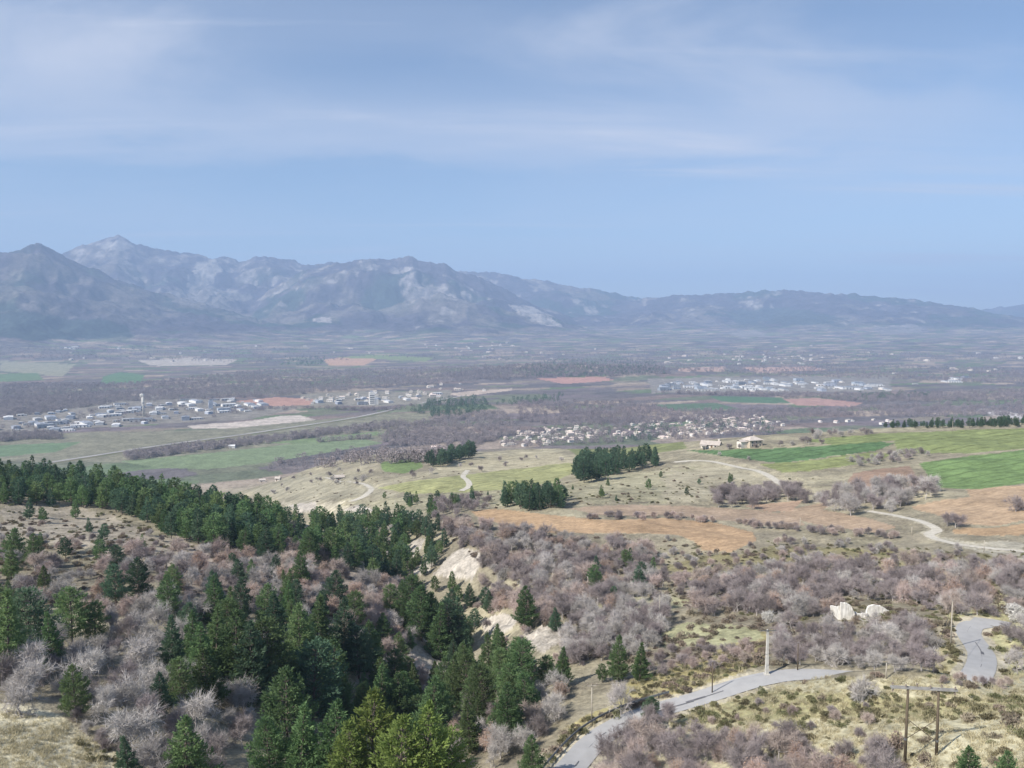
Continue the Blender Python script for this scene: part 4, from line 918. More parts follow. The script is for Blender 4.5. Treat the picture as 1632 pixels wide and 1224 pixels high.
def mass(name, lst, table, H, label):
    if not lst: return
    tones = sorted({q[5] for q in lst}); meshes = []; start = {}
    for t in tones:
        start[t] = (len(meshes), len(table[t])); meshes += [joined(p, name) for p in table[t]]
    idx = [start[q[5]][0]+random.randrange(start[q[5]][1]) for q in lst]
    scatter(name, meshes, [(q[0], q[1], q[2]+ZC-.15) for q in lst], [random.uniform(0, 6.28) for q in lst], [q[4]/H.get(q[5], 10.) for q in lst], idx, label)
mass('pine_wood', far_lists['pine_tree'], PINE_FAR, {}, 'far part of the dark pine woods on ridge and plateau')
mass('bare_woodland', far_lists['bare_tree'], BARE, H0, 'leafless purple grey woodland filling the slopes')
# low scrub, tufts and heath that nobody could count
def scrub(name, polys, meshes, n, sc, label, spacing=.5, clear=2.9):
    Pp, rt, sl = [], [], []; g = Grid()
    for poly, d0, d1, frac in polys:
        for c in fill(poly, int(n*frac), spacing, d0, d1, g, clear, tries=4):
            Pp.append((c[0], c[1], c[2]+ZC-.05)); rt.append(random.uniform(0, 6.28)); sl.append(random.uniform(*sc)*random.uniform(.6, 1.3))
    scatter(name, meshes, Pp, rt, sl, [random.randrange(len(meshes)) for _ in Pp], label)
SLOPE_R = [(1020,1135),(1240,1080),(1632,1075),(1700,1300),(1400,1300),(1120,1180)]
scrub('olive_scrub', [([(0,790),(150,805),(240,840),(330,875),(300,910),(0,880)], 180, 420, .14), ([(1040,1140),(1240,1100),(1500,1110),(1632,1110),(1632,1140),(1420,1155),(1250,1148),(1100,1165)], 60, 150, .12), (SLOPE_R, 60, 160, .03), ([(870,1230),(900,1160),(1000,1120),(1010,1085),(1240,1010),(1215,1060),(1080,1105),(1000,1135)], 80, 200, .16),
      ([(1040,870),(1250,860),(1632,885),(1632,1000),(1240,990),(1060,960)], 150, 300, .45), ([(1480,1080),(1480,1000),(1530,1000),(1632,930),(1632,1075)], 110, 230, .08), ([(120,1180),(210,1200),(220,1290),(170,1290)], 60, 130, .02), ([(540,815),(760,785),(1000,775),(1300,760),(1300,800),(900,805)], 300, 600, .10)],
      SHRUB['olive'], 1700, (.35, .9), 'low olive green scrub growing in the grass', .8)
scrub('brown_scrub', [([(0,800),(240,845),(340,880),(540,920),(640,930),(600,1000),(300,980),(0,960)], 140, 420, .30), (SLOPE_R, 60, 160, .03), ([(690,830),(1060,860),(1632,890),(1632,1000),(1240,1060),(960,1060),(860,990)], 120, 330, .42), ([(870,1230),(900,1160),(1000,1120),(1240,1010),(1215,1060),(1000,1135)], 80, 200, .08), ([(380,780),(640,750),(900,740),(1100,745),(1240,790),(900,808),(600,815)], 300, 800, .06)],
      SHRUB['brown'], 2300, (.5, 1.2), 'low brown heath and bramble between the trees', .8)
M_STRAW = noise_mat('dry_grass_blades', (.44,.39,.25), (.60,.54,.37), 1.5, transl=.3, rand=.25)
def tuft(seed):
    g = np.random.default_rng(seed); n = 44; p = np.c_[g.normal(size=(n, 2))*.22, np.zeros(n)]; d = np.c_[g.normal(size=(n, 2))*.55, np.ones(n)]; d /= np.linalg.norm(d, axis=1)[:, None]
    v, f = tris_at(p, d, .38*g.uniform(.5, 1.4, n), .05, g); return np_mesh('grass_tuft', v, f, [M_STRAW])
scrub('dry_grass', [([(-60,1120),(70,1140),(150,1180),(190,1290),(-60,1300)], 60, 140, .2), (SLOPE_R, 60, 160, .5), ([(1500,985),(1632,930),(1700,930),(1700,1075),(1590,1075)], 110, 230, .1), ([(870,1230),(900,1160),(1000,1120),(1010,1085),(1240,1010),(1215,1060),(1080,1105),(1000,1135)], 80, 200, .2)],
      [tuft(i) for i in range(4)], 4200, (.7, 1.5), 'dry pale grass on the open slopes', .35)
# ------------------------------------------------------------------ valley woods and hedges: masses of far trees
def far_tree(seed, mt, h=9., r=4., N=260, lw=(1.0, .55)):
    g = np.random.default_rng(seed); parts = []
    e = g.normal(size=(N, 3)); e /= np.linalg.norm(e, axis=1)[:, None]; rad = g.uniform(.5, 1, N)**.4
    p = e*rad[:, None]*np.array([r, r, h*.42])*(1+.25*np.sin(e[:, :1]*5+seed))+np.array([0, 0, h*.55])
    d = e+g.normal(size=(N, 3))*.5; d /= np.linalg.norm(d, axis=1)[:, None]
    v, f = quads_at(p, d, lw[0]*g.uniform(.7, 1.5, N), lw[1]*g.uniform(.7, 1.5, N), g); parts.append((v, f, 0))
    v, f = tube_np([(0, 0, -.5), (0, 0, h*.6)], [.22, .1], 4); parts.append((v, f, 1)); return M(parts, 'far_tree', [mt, M_LIMB])
FT_P = [far_tree(400+i, M_TWIG['purple'], 9, 3.9) for i in range(4)]
FT_G = [far_tree(420+i, M_NEEDLE['dark'], 11, 3.0) for i in range(3)]
FT_M = [far_tree(440+i, noise_mat('twigs_dusky%d' % i, (.21,.175,.18), (.30,.255,.255), .4, rand=.25), 8.5, 3.8) for i in range(3)]
def wood(name, polys, meshes, label, sc=(.7, 1.3)):
    Pp, rt, sl = [], [], []
    for poly, n, d0, d1 in polys:
        xs = [p[0] for p in poly]; ys = [p[1] for p in poly]; k = 0; t = 0
        while k < n and t < n*6:
            t += 1; px, py = random.uniform(min(xs), max(xs)), random.uniform(min(ys), max(ys))
            if not inpoly(np.array([px]), np.array([py]), poly)[0]: continue
            if in_field(px, py, 3000) or in_field(px, py, 1500): continue
            c = cast(px, py, d0, d1)
            if not c: continue
            k += 1; Pp.append((c[0]+random.uniform(-5, 5), c[1]+random.uniform(-5, 5), c[2]+ZC-.3)); rt.append(random.uniform(0, 6.28)); sl.append(random.uniform(*sc))
    scatter(name, meshes, Pp, rt, sl, [random.randrange(len(meshes)) for _ in Pp], label)
def band(line, th): return [(x, y) for x, y in line]+[(x, y+th) for x, y in line[::-1]]
wood('valley_woodland', [([(0,612),(160,612),(250,608),(420,590),(640,588),(816,580),(816,600),(700,612),(560,622),(420,633),(200,640),(0,668)], 6500, 1700, 5000), ([(200,725),(330,708),(480,692),(640,672),(650,680),(480,702),(330,718),(210,735)], 800, 1200, 2400), (band([(420,712),(500,705),(590,697)], 3), 110, 1150, 2400), (band([(0,695),(60,690),(95,692)], 10), 180, 1300, 2400),
   ([(600,690),(700,665),(800,655),(830,690),(760,710),(620,712)], 900, 1150, 2600), ([(480,715),(640,720),(760,712),(700,740),(560,745),(420,750)], 160, 700, 1800)], FT_P, 'leafless purple grey woods and hedges on the valley floor')
wood('dusky_woodland', [([(680,600),(820,582),(900,570),(980,566),(1050,576),(1070,596),(900,604),(760,606)], 2200, 2500, 5200), ([(790,708),(850,685),(960,680),(1040,668),(1240,662),(1300,668),(1240,692),(1100,700),(960,706),(820,714)], 420, 1000, 2600), ([(820,640),(1000,640),(1180,655),(1632,640),(1632,665),(1240,665),(900,680),(830,672)], 1500, 1500, 3200), ([(1040,626),(1240,626),(1420,630),(1632,620),(1632,640),(1380,640),(1200,634)], 1100, 1900, 3600), ([(1050,575),(1200,572),(1632,590),(1632,612),(1420,605),(1200,598),(1060,590)], 1800, 2600, 5200),
   ([(560,568),(820,560),(1050,556),(1400,560),(1632,566),(1632,575),(1100,572),(820,575)], 1300, 3600, 8000), ([(0,552),(500,552),(560,575),(400,580),(200,572),(0,572)], 900, 3600, 8000), (band([(360,652),(480,650),(620,652),(700,640)], 3), 110, 1700, 3500), ([(870,660),(1240,650),(1260,690),(900,712)], 210, 1150, 2600), ([(0,640),(400,632),(420,660),(0,690)], 110, 1500, 3000)], FT_M, 'dusky leafless woods and garden trees far across the valley')
wood('valley_pinewood', [([(820,590),(870,575),(980,566),(1050,578),(1060,596),(900,602),(830,600)], 450, 2600, 5200), ([(655,655),(690,640),(760,632),(785,648),(760,662),(700,668)], 240, 1700, 2900), ([(450,570),(520,568),(510,585),(440,582)], 130, 3200, 6000), (band([(1370,628),(1480,627)], 7), 60, 2000, 3600), ([(960,690),(1100,676),(1240,670),(1240,690),(1000,700)], 60, 1100, 2500), ([(790,640),(900,628),(890,640),(800,650)], 60, 1800, 3200), ([(980,700),(1060,693),(1060,700),(985,706)], 16, 900, 2000)], FT_G, 'dark pine woods on low hills in the valley')
# ------------------------------------------------------------------ structures: materials
M_STEEL = noise_mat('galvanised_steel', (.12,.125,.13), (.20,.21,.215), 3, .5, spec=.4, metal=.3)
M_DARKW = noise_mat('weathered_pole_wood', (.085,.065,.045), (.15,.12,.085), 2.5, stretch=(4, 4, .6))
M_PALEW = noise_mat('pale_pole_wood', (.34,.30,.24), (.46,.42,.35), 2.5, stretch=(4, 4, .6))
M_CONC = noise_mat('pale_concrete', (.46,.44,.40), (.60,.58,.53), 1.5)
M_CER = noise_mat('insulator_glass', (.20,.16,.13), (.30,.24,.20), 4, .3, spec=.5)
M_CABLE = noise_mat('cable', (.05,.05,.05), (.09,.09,.09), 4)
M_STONE = noise_mat('limewashed_stone', (.55,.52,.46), (.80,.77,.71), 1.1, detail=7)
M_BEIGE = noise_mat('beige_render', (.48,.40,.31), (.55,.47,.37), .6)
M_WHITE = noise_mat('white_render', (.66,.63,.58), (.78,.75,.70), .25, rand=.14, hue=.01)
M_CREAM = noise_mat('cream_render', (.58,.53,.46), (.68,.63,.56), .25, rand=.16, hue=.012)
M_TILE = noise_mat('clay_tiles', (.52,.42,.36), (.66,.56,.50), .8, rand=.22, hue=.012, detail=6)
M_TILEP = noise_mat('pale_tiles', (.40,.35,.305), (.52,.465,.41), .8, rand=.12, detail=6)
M_SHEET = noise_mat('pale_roof_sheet', (.50,.49,.475), (.66,.65,.63), .06, .5, rand=.28, hue=.01)
M_GREYS = noise_mat('grey_roof_sheet', (.20,.22,.25), (.34,.35,.38), .06, .6, rand=.25)
M_GLASS = noise_mat('dark_window', (.03,.035,.045), (.06,.07,.085), 1, .15, spec=.5)
M_WOODD = noise_mat('door_wood', (.13,.08,.05), (.20,.13,.08), 2)
M_SOFF = noise_mat('dark_metal', (.10,.10,.11), (.17,.17,.18), 2, .6)
def empty(name, x, y, z, rz=0, sc=1):
    e = bpy.data.objects.new(name, None); COL.objects.link(e); e.location = (x, y, z); e.rotation_euler = (0, 0, rz); e.scale = (sc, sc, sc); e.empty_display_size = .5; return e
def part(name, mb, mat, parent, smooth=False): return obj(name, mb.mesh(name, mat if isinstance(mat, list) else [mat], smooth), parent)
def foot(px, py, dmin=62, dmax=5000):
    c = cast(px, py, dmin, dmax); return c[0], c[1], c[2]+ZC, c[3]
def top_of(px, pt, D): return float(ray(px, pt)[1])*D+ZC
# ------------------------------------------------------------------ guardrail on the outer edge of the road
l = ROADS[0][0]; px_, _ = project(l[:, 0], l[:, 1], l[:, 2]); sel = [i for i in range(len(l)) if 845 < px_[i] < 1092]
seg = l[sel[0]:sel[-1]+1]; t = np.gradient(seg[:, :2], axis=0); t /= np.linalg.norm(t, axis=1)[:, None]; nL = np.c_[-t[:, 1], t[:, 0]]
gx, gy = seg[0, :2]+nL[0]*3.0; gz0 = seg[0, 2]+ZC
gr = tag(empty('guardrail', gx, gy, gz0), 'weathered grey steel guardrail curving along the outer road edge', 'guardrail')
prof = [(.02, .42), (.07, .47), (.07, .53), (.02, .58), (.02, .62), (.07, .67), (.07, .73), (.02, .78)]
vv = []
for i in range(len(seg)):
    p = seg[i, :2]+nL[i]*3.0
    for o_, h_ in prof: vv.append((p[0]-nL[i][0]*o_-gx, p[1]-nL[i][1]*o_-gy, seg[i, 2]+ZC+h_-gz0))
    vv.append((p[0]+nL[i][0]*.02-gx, p[1]+nL[i][1]*.02-gy, seg[i, 2]+ZC+.78-gz0)); vv.append((p[0]+nL[i][0]*.02-gx, p[1]+nL[i][1]*.02-gy, seg[i, 2]+ZC+.42-gz0))
k = 10; ff = [(i*k+a, i*k+(a+1) % k, (i+1)*k+(a+1) % k, (i+1)*k+a) for i in range(len(seg)-1) for a in range(k)]
obj('rail', np_mesh('rail', vv, np.array(ff), [M_STEEL]), gr)
pm = MB().box((0, 0, .30), (.10, .10, 1.0)).box((0, -.06, .6), (.08, .12, .18)).mesh('guardrail_post', [M_SOFF])
for i in range(1, len(seg), 2):
    p = seg[i, :2]+nL[i]*3.1; obj('post', pm, gr, (p[0]-gx, p[1]-gy, seg[i, 2]+ZC-gz0), math.atan2(t[i][1], t[i][0]))
# ------------------------------------------------------------------ two-legged power pole
xa, ya, za, Da = foot(1442, 1216); _, ta = ray(1440, 1092); Hh = top_of(1440, 1094, Da)-za
xb = xa+48/F*math.hypot(xa, ya)*.90; yb = ya-.4; zb = ground(xb, yb)+ZC
rz = math.atan2(yb-ya, xb-xa); sp = math.hypot(xb-xa, yb-ya)
hp = tag(empty('power_pole', xa, ya, za, rz), 'brown two legged power pole with crossarm and cross bracing in dry grass', 'power pole')
part('pole', MB().tube((0, 0, -.6), (.05, 0, Hh), .17, .125, 10), M_DARKW, hp, True)
part('pole', MB().tube((sp, 0, zb-za-.6), (sp-.03, 0, Hh), .17, .125, 10), M_DARKW, hp, True)
part('crossarm', MB().box((sp/2+.05, -.16, Hh-.05), (6.9, .10, .20)).box((sp/2+.05, .16, Hh-.05), (6.9, .10, .20)), noise_mat('grey_crossarm', (.26,.25,.24), (.36,.35,.33), 2), hp)
b0, b1 = Hh*.58, Hh*.32
part('brace', MB().tube((.15, -.14, b0), (sp-.15, -.14, b1), .04, .04, 5), M_DARKW, hp)
part('brace', MB().tube((.15, .14, b1), (sp-.15, .14, b0), .04, .04, 5), M_DARKW, hp)
part('band', MB().tube((0, 0, b1-.1), (0, 0, b1+.1), .19, .19, 10), M_STEEL, hp); part('band', MB().tube((sp, 0, b1-.1), (sp, 0, b1+.1), .19, .19, 10), M_STEEL, hp)
ins_h = []
for k in range(6):
    u = -1.5+k*(sp+3.1)/5
    for yy in ((-.16,) if k % 2 else (.16,)):
        part('insulator', MB().tube((u, yy, Hh+.03), (u, yy, Hh+.18), .035, .035, 6).tube((u, yy, Hh+.18), (u, yy, Hh+.24), .12, .10, 8).tube((u, yy, Hh+.24), (u, yy, Hh+.33), .08, .06, 8).tube((u, yy, Hh+.33), (u, yy, Hh+.40), .10, .05, 8), M_CER, hp, True)
part('insulator', MB().tube((-1.45, 0, Hh-.15), (-1.6, 0, Hh-.55), .09, .09, 8), M_CER, hp); part('insulator', MB().tube((sp+1.55, 0, Hh-.15), (sp+1.7, 0, Hh-.55), .09, .09, 8), M_CER, hp)
# ------------------------------------------------------------------ single poles
TOPS = {}
def pole(key, px, pb, pt, label, mat, r=.13, arm=0, concrete=False, d0=62, d1=900):
    x, y, z, D = foot(px, pb, d0, d1); h = top_of(px, pt, D)-z
    e = tag(empty('concrete_pole' if concrete else 'utility_pole', x, y, z, random.uniform(-.25, .25)), label, 'pole')
    if concrete:
        part('shaft', MB().box((0, 0, h/2-.3), (r*3.2, r*2.6, h+.6), taper=.55), mat, e)
        part('base', MB().box((0, 0, .05), (r*5, r*5, .5)), mat, e)
    else: part('shaft', MB().tube((0, 0, -.5), (0, 0, h), r, r*.7, 9), mat, e, True)
    if arm:
        part('crossarm', MB().box((0, -r-.03, h-.12), (arm, .09, .11)), M_STEEL if concrete else mat, e)
        for u in (-.46, 0, .46):
            part('insulator', MB().tube((u*arm, -r-.03, h-.07), (u*arm, -r-.03, h+.10), .03, .03, 6).tube((u*arm, -r-.03, h+.10), (u*arm, -r-.03, h+.24), .09, .05, 8), M_CER, e, True)
    else: part('cap', MB().tube((0, 0, h), (0, 0, h+.05), r*.8, r*.5, 9), M_STEEL, e)
    TOPS[key] = (x, y, z+h-.05); return e
pole('c', 1222, 1076, 1003, 'tall pale concrete pole with short crossarm at the road edge', M_CONC, .17, 2.6, True)
pole('a', 943, 1149, 1091, 'slim pale wooden pole with crossarm beside the guardrail', M_PALEW, .11, 1.5)
pole('b', 1515, 1032, 956, 'thin pale pole at the inner side of the S bend', M_PALEW, .12)
pole('d', 1135, 1104, 1054, 'thin brown pole on the olive bank left of the concrete pole', M_DARKW, .10)
pole('e', 1271, 1069, 1024, 'thin dark pole at the thicket edge right of the concrete pole', M_DARKW, .10)
pole('f', 1412, 1082, 1056, 'short pole in the hollow behind the two legged power pole', M_PALEW, .10)
pole('g', 1488, 1071, 1039, 'pale pole standing in green weeds before the S bend', M_PALEW, .12)
pole('h', 1051, 998, 944, 'thin pole with wide crossarm above the purple thicket', M_PALEW, .10, 1.8)
pole('i', 1275, 843, 825, 'short pole among shrubs below the curved brown field', M_PALEW, .12)
pole('j', 1453, 853, 840, 'short pole at the inside of the gravel bend', M_PALEW, .12)
pole('k', 1568, 880, 861, 'thin pole beside the gravel track', M_PALEW, .12)
pole('l', 1518, 688, 671, 'pole on the light green meadow before the pine row', M_PALEW, .16)
pole('m', 864, 719, 703, 'pole at the end of the olive meadow above the village', M_PALEW, .16)
pole('n', 1090, 705, 690, 'pole beside the low pale roofed farmhouse', M_PALEW, .16)
pole('o', 129, 790, 738, 'tall pale pole at the edge of the ridge pine wood', M_CONC, .16, 1.6, d0=200)
def cable(a, b, sag, label, dz=0):
    p, q = np.array(a), np.array(b); pts_ = []
    for s in np.linspace(0, 1, 15):
        c = p+(q-p)*s; c[2] -= sag*4*s*(1-s)-dz; pts_.append(c)
    v, f = tube_np(np.array(pts_)-p, [.022]*15, 4); o = obj('overhead_cable', np_mesh('overhead_cable', v, f, [M_CABLE])); o.location = p; tag(o, label, 'cable')
for a, b, la in (('a', 'd', 'thin cable between the guardrail pole and the brown bank pole'), ('d', 'e', 'thin cable between the two dark poles by the concrete pole'), ('e', 'f', 'thin cable over the purple hollow to the short pole'), ('f', 'g', 'thin cable between short pole and weed patch pole'), ('g', 'b', 'thin cable rising to the pole in the S bend'), ('h', 'c', 'thin cable sloping from the thicket pole to the concrete pole')):
    cable(TOPS[a], TOPS[b], .8, la)
# ------------------------------------------------------------------ ruin
xr, yr, zr, Dr = foot(1386, 984); m_px = Dr/F
ru = tag(empty('ruined_house', xr, yr, zr, -.05), 'broken whitish stone walls of a ruined house in the bare wood', 'ruin')
def ragged(x0, x1, prof_, th, y0, name, rzz=0):
    mb = MB(); n = 22; V_ = []
    for i in range(n+1):
        u = i/n; x = x0+(x1-x0)*u; h = np.interp(u, [p[0] for p in prof_], [p[1] for p in prof_])+random.uniform(-.09, .09)
        for yy in (-th/2, th/2): V_ += [(x, y0+yy+random.uniform(-.03, .03), -.8), (x, y0+yy+random.uniform(-.03, .03), h)]
    Fc = []
    for i in range(n):
        a = i*4; b = a+4; Fc += [(a, b, b+1, a+1), (a+2, a+3, b+3, b+2), (a+1, b+1, b+3, a+3)]
    Fc += [(0, 1, 3, 2), (n*4, n*4+2, n*4+3, n*4+1)]; mb.add(V_, Fc); o = part(name, mb, M_STONE, ru); o.rotation_euler = (0, 0, rzz); return o
k = m_px
ragged(-43*k, -22*k, [(0, 22*k), (.45, 21*k), (.7, 18*k), (.85, 12*k), (1, 6*k)], .55, 0, 'wall')
ragged(-2*k, 43*k, [(0, 5*k), (.06, 15*k), (.28, 16.5*k), (.45, 15*k), (.8, 6*k), (1, 1*k)], .55, 1.2, 'wall')
ragged(-22*k, -2*k, [(0, 6*k), (.5, 3*k), (1, 5*k)], .5, .8, 'wall')
ragged(.2, 5.2, [(0, 17*k), (.4, 9*k), (1, 4*k)], .5, 43*k, 'wall', math.pi/2)
# ------------------------------------------------------------------ farmhouses near the plateau edge
def gable(L, Wd, h, rise, over=.5, th=.18, z0=0):
    """roof slabs with overhang; ridge along x"""
    mb = MB(); x = L/2+over
    for s in (-1, 1):
        e = (Wd/2+over); dz = rise*over/(Wd/2)
        V_ = [(-x, s*e, z0+h-dz), (x, s*e, z0+h-dz), (x, 0, z0+h+rise), (-x, 0, z0+h+rise)]
        V_ += [(a, b, c+th) for a, b, c in V_]; mb.add(V_, [(0, 1, 2, 3), (7, 6, 5, 4), (0, 4, 5, 1), (1, 5, 6, 2), (3, 2, 6, 7), (0, 3, 7, 4)])
    return mb
def gwalls(L, Wd, h, rise):
    V_ = [(-L/2, -Wd/2, -1), (L/2, -Wd/2, -1), (L/2, Wd/2, -1), (-L/2, Wd/2, -1), (-L/2, -Wd/2, h), (L/2, -Wd/2, h), (L/2, Wd/2, h), (-L/2, Wd/2, h), (-L/2, 0, h+rise), (L/2, 0, h+rise)]
    return MB().add(V_, [(0, 1, 5, 4), (2, 3, 7, 6), (1, 2, 6, 9, 5), (3, 0, 4, 8, 7), (4, 5, 9, 8), (6, 7, 8, 9)])
def window(parent, x, y, z, w, h, face):
    """face: 'y-' front, 'x+'/'x-' gable; a dark pane in a pale frame, 3 cm proud"""
    if face[0] == 'y':
        s = -1 if face == 'y-' else 1
        o = part('window', MB().box((x, y+s*.03, z), (w, .06, h)), M_WHITE, parent); part('pane', MB().box((x, y+s*.065, z), (w-.2, .03, h-.2)), M_GLASS, o)
    else:
        s = 1 if face == 'x+' else -1
        o = part('window', MB().box((x+s*.03, y, z), (.06, w, h)), M_WHITE, parent); part('pane', MB().box((x+s*.065, y, z), (.03, w-.2, h-.2)), M_GLASS, o)
xh, yh, zh, Dh = foot(1199, 711, 350, 900); k = Dh/F
fh = tag(empty('farmhouse', xh, yh, zh, .35), 'two storey beige farmhouse with low hip roof beside the green field', 'house')
L, Wd, h = 23*k, 19*k, 10.5*k
part('wall', MB().box((0, 0, h/2-.6), (L, Wd, h+1.2)), M_BEIGE, fh)
ov = .6; rr_ = 5*k; V_ = [(-L/2-ov, -Wd/2-ov, h), (L/2+ov, -Wd/2-ov, h), (L/2+ov, Wd/2+ov, h), (-L/2-ov, Wd/2+ov, h), (-L/8, 0, h+rr_), (L/8, 0, h+rr_)]
V_ += [(-L/2-ov, -Wd/2-ov, h-.18), (L/2+ov, -Wd/2-ov, h-.18), (L/2+ov, Wd/2+ov, h-.18), (-L/2-ov, Wd/2+ov, h-.18)]
rf = part('roof', MB().add(V_, [(0, 1, 5, 4), (1, 2, 5), (2, 3, 4, 5), (3, 0, 4), (9, 8, 7, 6), (0, 6, 7, 1), (1, 7, 8, 2), (2, 8, 9, 3), (3, 9, 6, 0)]), M_TILEP, fh)
part('chimney', MB().box((L*.2, Wd*.1, h+rr_*.9), (.8, .7, 1.7)), M_BEIGE, rf)
for u in (-.3, 0, .3): window(fh, L*u, -Wd/2, h*.72, 1.1, 1.3, 'y-')
for u in (-.3, .3): window(fh, L*u, -Wd/2, h*.28, 1.1, 1.4, 'y-')
for u in (-.25, .2): window(fh, -L/2, Wd*u, h*.7, 1.1, 1.3, 'x-'); window(fh, L/2, Wd*u, h*.7, 1.1, 1.3, 'x+')
part('door', MB().box((0, -Wd/2-.04, 1.0), (1.1, .08, 2.1)), M_WOODD, fh)
part('annex', MB().box((-L/2-2.4, 1, 1.2), (4.8, Wd*.6, 4.4)), M_CREAM, fh); o = part('annex_roof', gable(4.8, Wd*.6, 3.4, .9), M_TILEP, fh); o.location = (-L/2-2.4, 1, 0)
xl, yl, zl, Dl = foot(1133, 712, 350, 900); k = Dl/F
lh = tag(empty('low_farmhouse', xl, yl, zl, -.45), 'long low farmhouse with pale tiled roof and chimney above the dark green field', 'house')
L, Wd, h = 28*k, 17*k, 4.8*k; rs = 4.4*k
part('wall', gwalls(L, Wd, h, rs), M_CREAM, lh); rf = part('roof', gable(L, Wd, h, rs, .7), M_TILEP, lh)
part('chimney', MB().box((L*.42, 1.2, h+rs*.95), (1.2, 1.1, 3.2)), M_CREAM, rf)
for u in (-.35, -.1, .3): window(lh, L*u, -Wd/2, h*.5, 1.3, 1.1, 'y-')
part('door', MB().box((L*.1, -Wd/2-.04, 1.0), (1.2, .08, 2.1)), M_WOODD, lh)
part('porch', MB().box((-L*.3, -Wd/2-2.6, h*.72), (L*.35, 4.6, .18)).tube((-L*.45, -Wd/2-4.6, -.8), (-L*.45, -Wd/2-4.6, h*.72), .12, .12, 6).tube((-L*.15, -Wd/2-4.6, -.8), (-L*.15, -Wd/2-4.6, h*.72), .12, .12, 6), M_TILEP, lh)
def cottage(px, pb, wpx, hpx, rz_, label, wm, rm, name='cottage', d0=400, d1=1800):
    x, y, z, D = foot(px, pb, d0, d1); k = D/F; L, Wd, h = wpx*k, wpx*k*.62, hpx*k*.68; rs = hpx*k*.32
    e = tag(empty(name, x, y, z, rz_), label, 'house'); part('wall', gwalls(L, Wd, h, rs), wm, e); rf = part('roof', gable(L, Wd, h, rs, .5), rm, e)
    part('chimney', MB().box((L*.3, Wd*.1, h+rs*1.05), (.9, .8, 1.5)), wm, rf)
    for u in (-.28, .05, .3): window(e, L*u, -Wd/2, h*.55, 1.1, 1.2, 'y-')
    part('door', MB().box((-L*.12, -Wd/2-.04, 1.0), (1.1, .08, 2.1)), M_WOODD, e); return e
cottage(541, 765, 14, 8, .3, 'cream cottage behind a dark hedge on the slope above the valley', M_CREAM, M_TILEP)
cottage(443, 766, 8, 6, -.2, 'small pale stone barn alone on the scrubby slope', M_CREAM, M_TILEP, 'stone_barn')
cottage(418, 768, 9, 5, .3, 'low cream cottage beside the pale stone barn', M_CREAM, M_TILEP)
cottage(370, 714, 9, 5, .1, 'tiny white hut alone at the hedge of the long green field', M_WHITE, M_SHEET, 'field_hut', 1100, 2500)
cottage(668, 722, 14, 6, -.3, 'white house above the small green field on the valley edge', M_WHITE, M_TILE, 'valley_house', 700, 2500)
cottage(693, 716, 12, 6, .2, 'white house beside the small plateau pine clump', M_WHITE, M_TILE, 'valley_house', 700, 2500)
# ------------------------------------------------------------------ villages
def house_mesh(seed, L, Wd, h, rise, wm, rm):
    g = random.Random(seed); mb = MB(); w = gwalls(L, Wd, h, rise); mb.add(w.v, w.f, 0); r = gable(L, Wd, h, rise, .5, .2); mb.add(r.v, r.f, 1)
    mb.box((L*.25, Wd*.12, h+rise), (.9, .8, 1.6), mi=0)
    if g.random() < .6:       # lower wing
        w2 = gwalls(L*.55, Wd*.7, h*.62, rise*.6); mb.add([(a+L*.62, b+Wd*.1, c) for a, b, c in w2.v], w2.f, 0); r2 = gable(L*.55, Wd*.7, h*.62, rise*.6, .35, .2); mb.add([(a+L*.64, b+Wd*.1, c) for a, b, c in r2.v], r2.f, 1)
    for s in (-1, 1):
        for u in (-.3, 0, .3): mb.box((L*u, s*(Wd/2+.02), h*.55), (1.2, .06, 1.3), mi=2)
    return mb.mesh('house', [wm, rm, M_GLASS])
HOUSES = [house_mesh(i, L, Wd, h, ri, wm, rm) for i, (L, Wd, h, ri, wm, rm) in enumerate(((12, 8, 4.8, 1.5, M_WHITE, M_TILE), (15, 9, 3.4, 1.6, M_CREAM, M_TILE), (10, 9, 5.6, 1.4, M_WHITE, M_TILEP), (13, 8, 3.2, 1.4, M_WHITE, M_TILEP), (17, 9, 5.2, 1.7, M_CREAM, M_TILE), (11, 8, 4.2, 1.5, M_CREAM, M_TILEP)))]
def ware_mesh(L, Wd, h, wm, rm, bays):
    mb = MB(); w = gwalls(L, Wd, h, Wd*.05); mb.add(w.v, w.f, 0); r = gable(L, Wd, h, Wd*.05, .4, .3); mb.add(r.v, r.f, 1)
    for k in range(bays):
        u = -.5+(k+.5)/bays; mb.box((L*u, -Wd/2-.05, 2.3), (4.2, .14, 4.6), mi=2); mb.box((L*u, -Wd/2-.04, h-1.2), (L/bays*.7, .1, .9), mi=2)
    mb.box((-L*.2, 0, h+Wd*.05+.5), (L*.2, 3, 1.1), mi=1); mb.box((L/2+4, -Wd*.2, 1.9), (8, Wd*.4, 5.8), mi=0); mb.box((L/2+4, -Wd*.2, 4.95), (8.4, Wd*.4+.4, .3), mi=1)
    return mb.mesh('warehouse', [wm, rm, M_SOFF])
M_CLAD = noise_mat('pale_cladding', (.52,.52,.51), (.68,.67,.65), .1, .5, rand=.25, hue=.02)
M_CLADG = noise_mat('grey_cladding', (.26,.29,.34), (.38,.41,.46), .1, .5, rand=.25, hue=.02)
WARES = [ware_mesh(*a) for a in ((46, 24, 7.5, M_CLAD, M_SHEET, 4), (32, 20, 7, M_CLAD, M_SHEET, 3), (60, 26, 8.5, M_CLAD, M_GREYS, 5), (26, 18, 9, M_CLADG, M_SHEET, 2), (38, 22, 10, M_CLADG, M_GREYS, 3), (22, 16, 6, M_CREAM, M_SHEET, 2))]
G_H = Grid(); G_H0 = G_H
